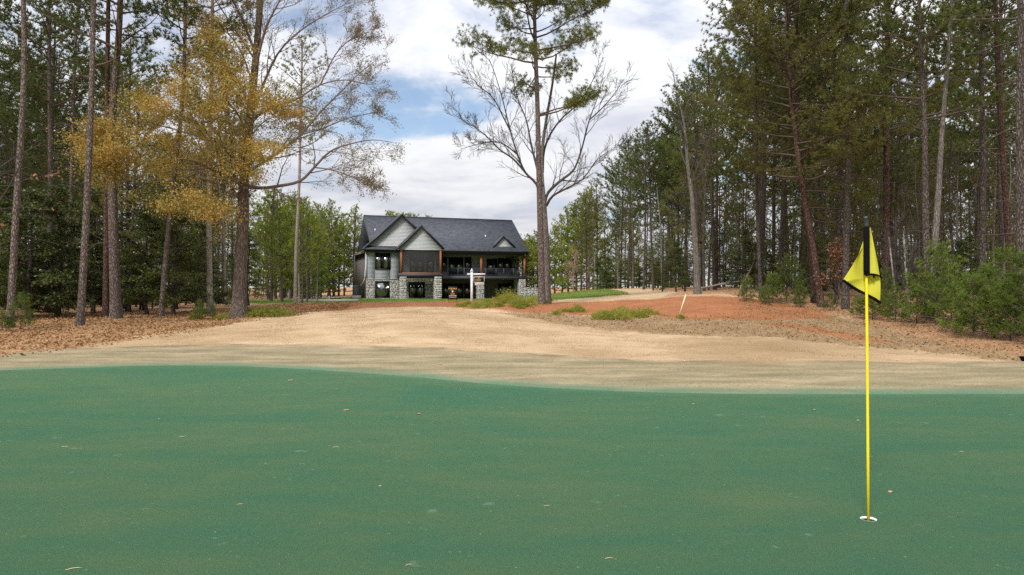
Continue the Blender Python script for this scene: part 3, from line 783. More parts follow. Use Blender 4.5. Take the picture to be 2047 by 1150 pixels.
mb = MB(); mb.tube([fp(1744.5,550,-.014), fp(1745,556,-.016)], [.007,.006], 8, True); mb.build('grommet', M['black_cloth'], sl, True)
def sheet(A, B, C, D, n, m, wave):
    """bilinear patch A-B (top) D-C (bottom) with a ripple along depth; two faces thick"""
    vs = []
    for i in range(n+1):
        for j in range(m+1):
            u, v = j/m, i/n
            p = (1-v)*((1-u)*A+u*B) + v*((1-u)*D+u*C)
            p = p + np.array([0, wave(u, v), 0]); vs.append(p)
    q = [(i*(m+1)+j, i*(m+1)+j+1, (i+1)*(m+1)+j+1, (i+1)*(m+1)+j) for i in range(n) for j in range(m)]
    vs = np.array(vs); back = vs + np.array([0, .0012, 0]); N = len(vs)
    return np.vstack([vs, back]), q + [(d+N, c+N, b+N, a+N) for a, b, c, d in q]
cloth = MB()
# front fold, from the sleeve to the right
cloth.add(*sheet(fp(1736,456,.006), fp(1740,455,.010), fp(1763,555,.012), fp(1733,550,-.002), 14, 10, lambda u, v: .010*math.sin(u*5+v*2)))
# back layer: hangs behind the stick as a kite
cloth.add(*sheet(fp(1727.5,494,.026), fp(1738,458,.034), fp(1762.5,556,.03), fp(1689.5,560,.035), 16, 16, lambda u, v: .014*math.sin(u*7-v*3)))
cloth.add(*sheet(fp(1689.5,560,.035), fp(1762.5,556,.03), fp(1763,604,.03), fp(1689.8,560.6,.035), 14, 16, lambda u, v: .014*math.sin(u*7-3+v*2.)*(1-.2*v)))
fl = cloth.build('flag', M['flag'], flag, True)
mb = MB()
n = 12; lo = [fp(1689.3,561,.036)*(1-k/n) + fp(1763.2,605.5,.030)*(k/n) + np.array([0,.014*math.sin((k/n)*7-1),0]) for k in range(n+1)]
mb.tube(lo, .0105, 6, True)
mb.tube([fp(1763.2,605,.030), fp(1761.8,590,.034), fp(1763.5,575,.034), fp(1763.5,556,.03)], .0052, 6, True)
mb.tube([fp(1740.5,456,.012), fp(1747,485,.014), fp(1754,515,.016), fp(1762.5,553,.016)], .0036, 6, True)
mb.build('hem', M['black_cloth'], fl, True)
# the cup
cup = empty('golf_cup', (CUP[0], CUP[1], 0), 'white rimmed golf hole at the foot of the yellow flagstick', 'golf hole')
mb = MB(); k = 36; an = np.arange(k)*2*math.pi/k
def ring_wall(pr): 
    mb = MB(); mb.add(np.vstack([np.stack([r*np.cos(an), r*np.sin(an), np.full(k,z)],1) for r, z in pr]), [(a*k+j, a*k+(j+1)%k, (a+1)*k+(j+1)%k, (a+1)*k+j) for a in range(len(pr)-1) for j in range(k)]); return mb
ring_wall([(.0522,-.002),(.0522,.0122),(.0538,.0118),(.0538,-.002)]).build('rim', M['cup_white'], cup, True)
ring_wall([(.0535,-.0021),(.0528,-.13),(.001,-.13)]).build('hole_wall', plain('cut_soil', (.045,.060,.030), .95, .05, .3, 40), cup, True)

# ------------------------------------------------------------------ signs and stake
M['sign_white'] = plain('white_vinyl', (.78,.78,.80), .4, .4, .04)
M['sign_black'] = plain('black_sign_board', (.010,.010,.011), .45, .4)
M['gold'] = plain('gold_print', (.62,.36,.06), .5, .3, .05)
M['orange_print'] = plain('orange_print', (.70,.28,.06), .5, .3, .05)
M['violet_print'] = plain('violet_print', (.17,.14,.30), .5, .3, .05)
sp = ground(943, 37.4)
_px = 37.4 / F                                             # metres for one photograph pixel there
post = empty('sign_post', sp, 'white wooden real estate sign post with a crossarm in front of the house', 'sign post')
mb = MB(); h_ = 66*_px; w_ = .062
mb.box((-w_,-w_,-.2),(w_,w_,h_-.16))
mb.hexa([(-w_-.02,-w_-.02,h_-.16),(w_+.02,-w_-.02,h_-.16),(w_+.02,w_+.02,h_-.16),(-w_-.02,w_+.02,h_-.16),(-w_-.02,-w_-.02,h_-.12),(w_+.02,-w_-.02,h_-.12),(w_+.02,w_+.02,h_-.12),(-w_-.02,w_+.02,h_-.12)])
mb.hexa([(-w_,-w_,h_-.12),(w_,-w_,h_-.12),(w_,w_,h_-.12),(-w_,w_,h_-.12),(-.01,-.01,h_),(.01,-.01,h_),(.01,.01,h_),(-.01,.01,h_)])
mb.build('post', M['sign_white'], post)
za = 54.5*_px
mb = MB(); mb.box((-.245,-.048,za-.045),(-w_-.003,.048,za+.045)); mb.box((w_+.003,-.048,za-.045),(.72,.048,za+.045)); mb.build('crossarm', M['sign_white'], post)
hs = empty('hanging_sign', sp + np.array([0,0,0]), 'black hanging house sign with gold print below the white crossarm', 'sign')
x0, x1 = 4.5*_px, 24.5*_px; zt, zb = 48.5*_px, 38.5*_px
mb = MB(); mb.box((x0,-.02,zb),(x1,.02,zt)); hb = mb.build('board', M['sign_black'], hs)
mb = MB()
for a, b, c, d in ((x0-.02,zb-.02,x0,zt+.03),(x1,zb-.02,x1+.02,zt+.03),(x0,zt,x1,zt+.03),(x0,zb-.02,x1,zb)): mb.box((a,-.025,b),(c,.025,d))
mb.build('frame', M['sign_white'], hs)
for x in (x0+.08, x1-.08): mb = MB(); mb.bar((x,0,zt+.03),(x,0,za-.045),.012); mb.build('hanger', M['ferrule'], hs)
rr = random.Random(3)
def print_line(x0, x1, z, h, y, m, parent, gap=.012):
    """a row of small printed strokes, too small to read in the photograph"""
    mb = MB(); x = x0
    while x < x1 - .01:
        L = min(rr.uniform(.018,.034), x1-x); mb.box((x,y-.004,z),(x+L,y,z+h*rr.uniform(.8,1))); x += L + gap
    o = mb.build('lettering', M[m], parent); o['kind'] = 'stuff'
print_line(x0+.04, x1-.15, zb+.115, .035, -.021, 'gold', hb, .008); print_line(x0+.04, x1-.18, zb+.05, .035, -.021, 'gold', hb, .008)
mb = MB(); mb.tube([(x0+.27,-.0205,zt-.045),(x0+.27,-.026,zt-.045)], [.035,.035], 12, True); mb.build('emblem', M['gold'], hb)
rs = empty('rider_sign', sp, 'small white rider sign with violet print below the black hanging sign', 'sign')
mb = MB(); mb.box((x0+.05,-.012,zb-.17),(x1-.02,.012,zb-.035)); rb = mb.build('board', M['sign_white'], rs)
for x in (x0+.1, x1-.1): mb = MB(); mb.bar((x,0,zb-.035),(x,0,zb-.02),.01); mb.build('hanger', M['ferrule'], rs)
print_line(x0+.09, x1-.06, zb-.085, .03, -.013, 'violet_print', rb, .01); print_line(x0+.12, x1-.08, zb-.14, .032, -.013, 'violet_print', rb, .01)

fsp = ground(905, 36.8); _px2 = 36.8 / F
fs = empty('for_sale_sign', fsp, 'black for sale yard sign with gold and white lettering on wire legs', 'sign')
zb, zt = 6*_px2, 32*_px2; x0, x1 = -9*_px2, 9*_px2
mb = MB(); mb.box((x0,-.012,zb),(x1,.012,zt)); fb_ = mb.build('board', M['sign_black'], fs)
mb = MB()
for x in (x0+.03, x1-.03): mb.bar((x,.02,-.2),(x,.02,zt-.05),.014)
mb.bar((x0+.03,.02,zb-.08),(x1-.03,.02,zb-.08),.012); mb.build('stake', M['ferrule'], fs)
def text(body, size, x, z, y, m, parent, name='lettering'):
    cu = bpy.data.curves.new(name, 'FONT'); cu.body = body; cu.size = size; cu.align_x = 'CENTER'; cu.align_y = 'CENTER'; cu.extrude = .002; cu.offset = .0022
    tmp = bpy.data.objects.new(name, cu); COL.objects.link(tmp); bpy.context.view_layer.update()
    me = bpy.data.meshes.new_from_object(tmp.evaluated_get(bpy.context.evaluated_depsgraph_get())); bpy.data.objects.remove(tmp)
    me.materials.clear(); me.materials.append(M[m]); o = link(name, me, parent, (x, y, z)); o.rotation_euler = (math.pi/2, 0, 0); o['kind'] = 'stuff'; return o
text('FOR SALE', .104, 0, zt-.115, -.016, 'gold', fb_)
mb = MB(); mb.tube([(0,-.0125,zt-.28),(0,-.017,zt-.28)], [.055,.055], 20, True); mb.build('emblem', M['orange_print'], fb_)
mb = MB(); mb.tube([(-.006,-.0175,zt-.272),(-.006,-.02,zt-.272)], [.03,.03], 16, True); mb.build('emblem_centre', M['sign_white'], fb_)
text('CLBC', .095, 0, zt-.40, -.016, 'orange_print', fb_)
print_line(x0+.04, x1-.04, zt-.515, .04, -.013, 'sign_white', fb_, .008); print_line(x0+.05, x1-.05, zt-.605, .04, -.013, 'gold', fb_, .008)

M['stake'] = plain('pale_survey_stake', (.66,.56,.42), .7, .2, .1)
b = np.array(list(hit(1358.5, 627)) + [0]); b[2] = gz1(b[0], b[1])
stk = empty('survey_stake', b, 'pale wooden survey stake leaning right in the red clay', 'stake')
tp_ = W(1371, 589, b[1]) - b
mb = MB(); mb.bar(tuple(-tp_*.12), tuple(tp_), .085, .035); mb.build('stake_board', M['stake'], stk)

# small black object at the right edge of the photograph, white pipe and dark lid by the lawn
b = np.array(list(hit(2052, 724)) + [0]); b[2] = gz1(b[0], b[1])
k_ = b[1]/F
bx_ = empty('black_tub', b, 'small black tub on the tan slope at the right edge', 'tub')
mb = MB(); an = np.arange(16)*2*math.pi/16
mb.tube([(0,0,-.02),(0,0,0.0),(0,0,.02),(0,0,.10),(0,0,.115)], [.06,.075,.09,.135,.14], 16, True); mb.build('tub_body', M['black_cloth'], bx_, True)
for px, D, lab, nm in ((658, 70, 'short white standpipe with a bent top at the left of the lawn', 'standpipe'),):
    p = ground(px, D); o = empty(nm, p, lab, 'pipe')
    mb = MB(); mb.tube([(0,0,-.3),(0,0,.35),(-.03,0,.42),(-.1,0,.44)], [.07,.07,.065,.06], 8, True); mb.build('pipe', M['sign_white'], o, True)
p = ground(671, 72); o = empty('drain_box', p, 'low black drain box beside the white standpipe', 'drain')
mb = MB(); mb.box((-.5,-.4,-.2),(.5,.4,.22)); mb.build('box_body', M['black_cloth'], o); mb = MB(); mb.box((-.35,-.41,.1),(.4,-.4,.17)); mb.build('box_label', M['ac'], o)
p = ground(655, 66); q = ground(700, 74)
mb = MB(); mb.bar((-2.6,-.5,.08),(2.6,1.2,.08),.5,.25); ed = tag(mb.build('concrete_edging', plain('pale_concrete', (.42,.41,.40), .9, .1, .15), None), 'long pale concrete edging along the left of the lawn', 'edging'); ed.location = p

# ------------------------------------------------------------------ leaves lying on the green
M['dry_leaf'] = plain('dry_leaf', (.42,.24,.13), .8, .2, .25, 40)
M['straw_needle'] = plain('straw_needle', (.50,.38,.18), .8, .2, .2, 30)
def leaf_mesh(seed):
    r = np.random.default_rng(seed); k = 18; mb = MB()
    a = np.arange(k)*2*math.pi/k
    lob = .5 + .28*np.abs(np.cos(a*2.5)) + r.normal(0,.05,k)
    x = np.cos(a)*lob*1.35; y = np.sin(a)*lob
    z = .22*(np.abs(y)**1.3) + .12*np.maximum(x,0) + r.normal(0,.04,k)
    v = np.vstack([np.stack([x,y,z+.12],1), [[0,0,.08]]])
    mb.add(v, None, [(i,(i+1)%k,k) for i in range(k)]); mb.tube([(-.5,0,.12),(-.95,.05,.03)], [.03,.02], 4)
    me = mb.mesh('fallen_leaf'); me.materials.append(M['dry_leaf']); return me
LM = [leaf_mesh(i) for i in range(3)]
mb = MB(); mb.tube([(-1,0,.06),(-.3,.10,.16),(.4,.05,.14),(1,-.12,.05)], [.06,.08,.08,.03], 5, True); NM = mb.mesh('fallen_needle', True); NM.materials.append(M['straw_needle'])
spots = [(692,823,13,0,'curled brown leaf on the green with another just to its right'),(836,830,12,1,'brown leaf on the green, right one of the two curled leaves'),(580,763,12,0,'brown leaf near the far edge of the green'),
 (880,729,10,2,'small brown leaf on the collar just past the green'),(1627,822,10,1,'pale leaf on the green left of the flagstick'),(1780,987,13,2,'reddish leaf on the green right of the pole foot'),
 (1716,843,8,0,'small leaf on the green close left of the pole'),(317,841,9,1,'small pale leaf in the left middle of the green'),(760,975,8,2,'small pale leaf in the middle of the green'),(1386,810,7,0,'tiny pale leaf on the far right green')]
for px, py, w_, kind, lab in spots:
    x, y = hit(px, py) if py < 735 else flat(px, py); sc = w_/F*y/2.2
    o = tag(link('fallen_leaf', LM[kind], None, (x, y, (gz1(x,y)+.01 if py < 735 else .012))), lab, 'leaf', 'dry leaves lying on the green')
    o.scale = (sc,)*3; o.rotation_euler = (0, 0, rr.uniform(-.5,.5) + (0 if kind != 2 else 1.2))
needles = [(640,1050,8,1.5,'short upright straw bit at the left front of the green'),(1218,1121,18,.25,'long straw blade on the green near the bottom edge'),(818,1134,16,.5,'curved straw blade at the bottom middle of the green'),(148,1142,30,.5,'longest straw blade in the bottom left corner'),
 (672,897,13,.2,'straw blade below the curled brown leaf'),(130,896,14,.1,'straw blade at the far left of the green'),(480,1012,13,.3,'straw blade left of the middle front green'),(1094,1015,14,.2,'straw blade right of the middle front green'),
 (1923,906,10,-.4,'short straw blade on the green right of the pole'),(532,930,9,.8,'short slanted straw blade on the left green'),(364,876,12,.15,'pale thin straw blade on the left middle green')]
for px, py, w_, rz, lab in needles:
    x, y = flat(px, py); sc = w_/F*y/2
    o = tag(link('straw_blade', NM, None, (x, y, .0125)), lab, 'straw', 'straw blades lying on the green'); o.scale = (sc, sc, min(sc,.03)); o.rotation_euler = (0,0,rz)

# ------------------------------------------------------------------ tree builders
def unit(v): return v / (np.linalg.norm(v) + 1e-9)
def rnd_unit(r, n):
    v = r.normal(size=(n,3)); return v / np.linalg.norm(v, axis=1)[:,None]
def tufts(mb, P, D, r, n=14, L=.17, w=.012, spread=.75):
    """bursts of needles: n thin blades from each point"""
    P = np.asarray(P); D = np.asarray(D)
    N = len(P); d = D[:,None,:] + spread * rnd_unit(r, N*n).reshape(N,n,3)
    d /= np.linalg.norm(d, axis=2)[:,:,None]
    L_ = L * r.uniform(.7,1.15,(N,n,1)); side = np.cross(d, rnd_unit(r, N*n).reshape(N,n,3)); side /= np.linalg.norm(side,axis=2)[:,:,None] + 1e-9
    b = P[:,None,:] + .02*d
    v = np.stack([b - side*w*.5, b + side*w*.5, b + d*L_ + np.array([0,0,-.015])], 2).reshape(-1,3)
    mb.add(v, None, np.arange(len(v)).reshape(-1,3))
def leaves(mb, P, r, size=.08, flat=.6, droop=0.0, ar=.5):
    P = np.asarray(P); N = len(P)
    a = rnd_unit(r, N); a[:,2] = a[:,2]*(1-flat*.5) - droop; a /= np.linalg.norm(a,axis=1)[:,None]
    nrm = rnd_unit(r, N); nrm[:,2] += flat; b = np.cross(nrm, a); b /= np.linalg.norm(b,axis=1)[:,None] + 1e-9
    s_ = size * r.uniform(.6,1.25,(N,1))
    v = np.stack([P, P + a*s_*.55 + b*s_*ar, P + a*s_*1.15, P + a*s_*.5 - b*s_*ar], 1).reshape(-1,3)
    mb.add(v, np.arange(N*4).reshape(-1,4))
def polyline(r, p, d, L, n, wob, trop=0.0):
    pts = [p]; d = unit(d)
    for i in range(n):
        d = unit(d + r.normal(0, wob, 3) + np.array([0,0,trop])); pts.append(pts[-1] + d*L/n)
    return np.array(pts)
def perp(r, d):
    v = np.cross(d, r.normal(size=3)); return unit(v)
def grow(mb, tips, r, p, d, L, rad, lvl, cfg):
    """recursive limb with side limbs; tips collects the outer twig points"""
    n = 6 if lvl < 2 else 4
    pts = polyline(r, p, d, L, n, cfg['wob'], cfg['trop'])
    rr_ = rad * np.linspace(1, .25, n+1)
    spawn(mb, tips, r, pts, rr_, L, lvl, cfg)
def spawn(mb, tips, r, pts, rr_, L, lvl, cfg, first=.25):
    k = (8, 6, 5, 4, 3)[min(lvl, 4)]
    mb.tube(pts, np.maximum(rr_, cfg.get('rmin', .004)), k)
    if lvl >= cfg['max']:
        tips.extend(pts[1:]); return
    n = len(pts) - 1
    nc = cfg['nc'][lvl]; nc = max(1, int(round(nc * r.uniform(.75,1.25))))
    for c in range(nc):
        t = first + (1-first) * (c + r.uniform(0,1)) / nc
        x = min(t*n, n-1e-3); i = int(x); f = x - i
        p = pts[i]*(1-f) + pts[i+1]*f; tan = unit(pts[i+1]-pts[i])
        ang = cfg['ang'] * r.uniform(.65,1.25)
        d = unit(tan*math.cos(ang) + perp(r, tan)*math.sin(ang) + np.array([0,0,cfg.get('up',.15)]))
        rad = (rr_[i]*(1-f) + rr_[i+1]*f) * r.uniform(.36,.58)
        grow(mb, tips, r, p, d, max(L * cfg['lr'] * r.uniform(.6,1.2) * (1.15-.5*t), .25), rad, lvl+1, cfg)

def trunk_tube(mb, pts, r0, r1, k=12, flare=1.22):
    pts = catmull(pts, 5); n = len(pts); s_ = np.linspace(0,1,n)
    dist = np.concatenate([[0], np.cumsum(np.linalg.norm(np.diff(pts,axis=0),axis=1))])
    rad = r0 + (r1-r0)*s_**.9; rad = rad * (1 + (flare-1)*np.exp(-dist/(r0*2.2)))
    pts = np.vstack([pts[:1] - np.array([0,0,.4]), pts]); rad = np.concatenate([rad[:1]*1.15, rad])
    mb.tube(pts, rad, k); return pts[1:], rad[1:]

def make_pine(seed, H, cb, spread, r0, path=None, top_r=.05, dens=3.6, m=14, L=.21, w=.030, dead=14, droop=0.0, sub=3.0, round_=True, per=.15, extra=None, k=10, up=(.0,.9), lat=.38, prof_min=0.0, tsp=.85, jit=.05):
    """returns (trunk mesh builder, crown mesh builder); path: trunk points from the base"""
    r = np.random.default_rng(seed); tr = MB(); cr = MB(); tw = MB()
    if path is None:
        a = r.uniform(-.035,.035,2)
        path = [np.array([a[0]*z + .12*math.sin(z*.35+seed)*(z/H), a[1]*z, z]) for z in np.linspace(0, H, 7)]
    P, R = trunk_tube(tr, path, r0, top_r, k)
    zs = P[:,2]
    def at(z):
        return np.array([np.interp(z, zs, P[:,c]) for c in range(3)]), np.interp(z, zs, R)
    Z0 = cb * H; nb = int((H-Z0)*dens); TP = []; TD = []
    def branch(z, az, Lb, el, rb=None):
        p, rt = at(z); d = np.array([math.cos(az)*math.cos(el), math.sin(az)*math.cos(el), math.sin(el)])
        pts = polyline(r, p, d, Lb, 6, .10, .05 - droop)
        tw.tube(pts, np.linspace(min(rt*.5, .012+.014*Lb) if rb is None else rb, .006, 7), 4)
        ns = max(2, int(Lb*sub))
        for s_ in range(ns):
            t = .3 + .7*(s_ + r.uniform(0,1))/ns; x = min(t*6, 5.999); i = int(x); q = pts[i]*(1-x+i) + pts[i+1]*(x-i)
            tan = unit(pts[i+1]-pts[i]); lv = unit(np.cross(tan, [0,0,1.]))*(1 if s_ % 2 else -1)
            sd = unit(tan*.7 + lv*r.uniform(.4,1.0) + np.array([0,0,r.uniform(0,.45)]))
            Ls = Lb*r.uniform(.6,1.15)*lat*(1.25-.6*t) + .15
            sp_ = polyline(r, q, sd, Ls, 3, .14, .05); tw.tube(sp_, np.linspace(.010,.005,4), 3)
            nt = max(2, int(Ls/per))
            for a_ in np.linspace(.35, 1, nt):
                x2 = min(a_*3, 2.999); i2 = int(x2)
                TP.append(sp_[i2]*(1-x2+i2) + sp_[i2+1]*(x2-i2)); TD.append(unit(sp_[i2+1]-sp_[i2])*.8 + np.array([0,0,.25]))
        TP.append(pts[-1]); TD.append(unit(pts[-1]-pts[-2]))
    az = r.uniform(0, 6.28)
    for b in range(nb):
        t = (b + r.uniform(0,1))/nb; z = Z0 + t*(H-Z0)*.99; az += 2.4 + r.normal(0,.5)
        prof = (math.sin(math.pi*min(1, .16+.84*t))**.7 if round_ else (1-t)**.75*.95+.1)
        Lb = spread*max(prof, prof_min*(1-t)**.35)*r.uniform(.45,1.1) + .2
        branch(z, az, Lb, up[0] + (up[1]-up[0])*t + r.normal(0,.12))
    if extra:
        for z, a_, Lb, el in extra: branch(z, a_, Lb, el, .05)
    for b in range(dead):
        z = Z0*r.uniform(.25,1.0); p, rt = at(z); a_ = r.uniform(0,6.28)
        pts = polyline(r, p, np.array([math.cos(a_), math.sin(a_), r.uniform(-.25,.3)]), r.uniform(.3,1.9), 4, .16, -.02); tw.tube(pts, np.linspace(.016,.004,5), 3)
    TP = np.array(TP); TP = TP + r.normal(0, jit, TP.shape)
    tufts(cr, TP, TD, r, m, L, w, tsp)
    return tr, tw, cr

def bare_cfg(**k):
    c = dict(wob=.13, trop=.03, nc=[9,6,5,4], ang=.75, lr=.48, max=3, up=.18, rmin=.005); c.update(k); return c
def make_bare(seed, H, r0, cfg, first=.35, path=None, top_r=.03, k=9):
    r = np.random.default_rng(seed); tr = MB(); tw = MB(); tips = []
    if path is None:
        a = r.uniform(-.05,.05,2)
        path = [np.array([a[0]*z + .25*math.sin(z*.4+seed)*(z/H), a[1]*z + .2*math.cos(z*.5+seed)*(z/H), z]) for z in np.linspace(0,H,7)]
    P, R = trunk_tube(tr, path, r0, top_r, k)
    nb = cfg['nc'][0]
    for b in range(nb):
        t = first + (1-first)*(b + r.uniform(0,1))/nb; i = min(int(t*(len(P)-1)), len(P)-2)
        tan = unit(P[i+1]-P[i]); ang = cfg['ang']*r.uniform(.6,1.15)
        d = unit(tan*math.cos(ang) + perp(r, tan)*math.sin(ang) + np.array([0,0,.25]))
        grow(tw, tips, r, P[i], d, H*cfg['lr']*(1.25-.85*t)*r.uniform(.7,1.1), max(R[i]*r.uniform(.3,.5), .012), 1, cfg)
    return tr, tw, np.array(tips)

def make_evergreen(seed, H, Rmax, n, size=.085, layers=True):
    """holly or cedar: trunk, layered boughs and glossy leaves"""
    r = np.random.default_rng(seed); tr = MB(); tw = MB(); cr = MB()
    trunk_tube(tr, [np.array([.1*math.sin(z+seed), .1*math.cos(z*1.3+seed), z]) for z in np.linspace(0,H,5)], .035+.012*H, .015, 7)
    pts = []
    nb = int(H*9)
    for b in range(nb):
        t = (b+r.uniform(0,1))/nb; z = H*(.10+.88*t); a = r.uniform(0,6.28)
        Lb = Rmax*(1.02-t)**.6*r.uniform(.5,1.08)
        q = polyline(r, np.array([0,0,z]), np.array([math.cos(a),math.sin(a),.15]), Lb, 5, .12, -.03)
        tw.tube(q, np.linspace(.02,.005,6), 3)
        m = max(6, int(n/nb*(.4+Lb/Rmax)))
        f = r.uniform(.25,1.05,m)**.8; x = np.minimum(f*5, 4.999); i = x.astype(int); fr = (x-i)[:,None]
        c = q[i]*(1-fr) + q[i+1]*fr; wdt = (.10+.34*np.minimum(f,1))[:,None]*(.55+.3*Rmax/2)
        pts.append(c + r.normal(0,1,(m,3))*wdt*np.array([.6,.6,.22]))
    leaves(cr, np.vstack(pts), r, size, .9, .15, .42)
    return tr, tw, cr

def put_tree(name, loc, parts, label, cat='tree', group=None, rz=0.0, sc=1.0):
    """parts: list of (part name, mesh)"""
    o = empty(name, loc, label, cat, group, rz, sc)
    for pn, me in parts:
        c = link(pn, me, o)
        if pn.endswith('branches'): c['kind'] = 'stuff'     # hundreds of twigs
    return o
def meshes(tr, tw, cr, bark_m, twig_m, leaf_m, nm=('trunk','branches','crown')):
    out = []
    for b, m_, n_, sm in ((tr, bark_m, nm[0], True), (tw, twig_m, nm[1], True), (cr, leaf_m, nm[2], False)):
        if b is not None and b.n:
            me = b.mesh(n_, sm); me.materials.append(M[m_]); out.append((n_, me))
    return out
def local(base, pts): return [np.asarray(p) - base for p in pts]

# ------------------------------------------------------------------ the trees one can tell apart
def trunk_path(base, D, px_list):
    """trunk through photograph points (px, py), all at distance D, relative to the base"""
    return [np.zeros(3)] + [W(px, py, D + dd) - base for px, py, dd in px_list]
def hero_pine(name, px, D, pxs, r0, label, cb, spread, seed, H=None, barkm='pine_bark', leafm='needles', **k):
    base = ground(px, D); path = trunk_path(base, D, pxs)
    top = path[-1][2]; k.setdefault('top_r', .06)
    t = make_pine(seed, top, cb, spread, r0*.70, path, **k)
    return put_tree(name, base, meshes(*t, barkm, 'twig_dark', leafm), label)

hero_pine('pine_tree', 20, 25.5, [(32,430,0),(48,150,0),(44,-100,0),(40,-420,0)], .20, 'slender straight pine at the far left edge of the woods', .62, 2.6, 11, dead=16)
hero_pine('pine_tree', 160, 26, [(173,420,0),(184,150,0),(188,-120,0),(192,-430,0)], .20, 'tall pale straight pine standing alone on the leaf litter', .60, 2.3, 12, dead=8, extra=[(9.6,.4,1.3,.3),(9.2,2.9,1.0,.2)])
hero_pine('pine_tree', 232, 29.5, [(226,430,0),(224,250,.2),(238,60,.3),(244,-130,.3),(246,-420,.3)], .33, 'thickest dark pine with a tuft of needles round its trunk', .42, 4.4, 13, leafm='needles_dark', dens=3.2, dead=10, extra=[(6.1,2.8,.7,.3),(6.0,.3,.6,.2),(6.1,4.4,.6,.3)])
hero_pine('pine_tree', 211, 30.6, [(213,430,0),(214,200,0),(218,-100,0),(220,-350,0)], .19, 'dark pine close behind the thickest left pine', .58, 2.8, 14, barkm='red_bark', leafm='needles_dark')
hero_pine('pine_tree', 322, 31, [(331,520,0),(346,370,0),(366,180,0),(372,-60,0),(375,-300,0)], .17, 'slim grey pine leaning right under the golden leaves', .55, 3.2, 15, leafm='needles_dark', dead=20)
hero_pine('pine_tree', 420, 34, [(418,480,0),(420,300,0),(424,100,0),(426,-200,0)], .22, 'pale grey trunk just left of the big oak', .55, 3.0, 16, barkm='pale_bark')
hero_pine('pine_tree', 590, 46, [(592,500,0),(598,370,0),(602,200,0),(604,80,0)], .17, 'slender pale pine between the big oak and the house', .55, 2.4, 17, barkm='pale_bark', leafm='needles_olive', dead=6)

# lone pine 
hero_pine('pine_tree', 1083, 34, [(1080,450,0),(1077,330,0),(1074,200,.1),(1070,90,.2),(1068,0,.2),(1066,-110,.2),(1065,-210,.2)], .245,
          'tall lone pine standing in front of the right end of the house', .55, 3.5, 21, dens=5.8, m=22, L=.155, w=.016, dead=6, top_r=.05, up=(.0,.45), prof_min=.9, lat=.44, tsp=1.7, jit=.12, leafm='needles_lone', extra=[(9.15,.05,2.9,.30),(9.2,-.12,2.7,.24),(10.5,3.0,1.0,.2)], sub=4.8, per=.075)
# bare tree right behind it
base = ground(1095, 35.4)
tr = MB(); tw = MB(); tips = []; r_ = np.random.default_rng(5)
trunk = trunk_path(base, 35.4, [(1094,520,0),(1091,460,0),(1087,400,0),(1083,350,.2),(1084,300,.5),(1092,240,.8),(1104,170,1.0),(1112,110,1.1)])
trunk_tube(tr, trunk, .165, .045, 12, 1.25)
cfg = bare_cfg(nc=[0,6,5,4,3], ang=.62, lr=.50, max=4, up=.14, wob=.15, rmin=.0055)
limbs = [([(1084,405,0),(1072,368,-.3),(1050,345,-.5),(1035,310,-.7),(1020,262,-.8),(1005,200,-.9),(990,150,-1.0),(978,118,-1)], .10, 3.4),
 ([(1084,372,.0),(1072,330,.2),(1062,290,.3),(1052,240,.5),(1036,200,.7),(1024,150,.9)], .10, 2.6),
 ([(1088,410,.1),(1096,385,.1),(1120,362,.3),(1148,338,.5),(1165,290,.6),(1178,240,.7),(1196,190,.8),(1212,120,.8)], .115, 3.2),
 ([(1092,412,-.2),(1105,392,-.4),(1136,375,-.6),(1165,358,-.8),(1195,318,-1.1),(1225,298,-1.3)], .09, 2.8),
 ([(1085,345,.5),(1088,300,.7),(1104,262,.9),(1128,232,1.1),(1158,205,1.3),(1190,150,1.5),(1200,100,1.6)], .09, 2.8),
 ([(1050,345,-.5),(1026,318,-.9),(1000,300,-1.3),(972,272,-1.7),(945,252,-2.0),(905,228,-2.3)], .065, 2.5),
 ([(1035,310,-.7),(1010,290,-.2),(985,283,.2),(950,290,.5),(922,298,.7)], .05, 2.0),
 ([(1020,262,-.8),(1005,232,-1.2),(985,195,-1.6),(955,170,-1.9),(935,140,-2.1)], .05, 2.2),
 ([(1178,240,.7),(1205,215,.9),(1230,185,1.1),(1245,160,1.2)], .05, 2.0)]
for pts, rad, L in limbs:
    q = catmull([W(*p[:2], 35.4 + p[2]) - base for p in pts], 3)
    spawn(tw, tips, r_, q, np.linspace(rad*.8, .009, len(q)), L*1.3, 1, dict(cfg, nc=[0,11,6,4,3]), .16)
put_tree('bare_tree', base, meshes(tr, tw, None, 'grey_bark', 'twig', None), 'wide bare grey tree right behind the lone pine')

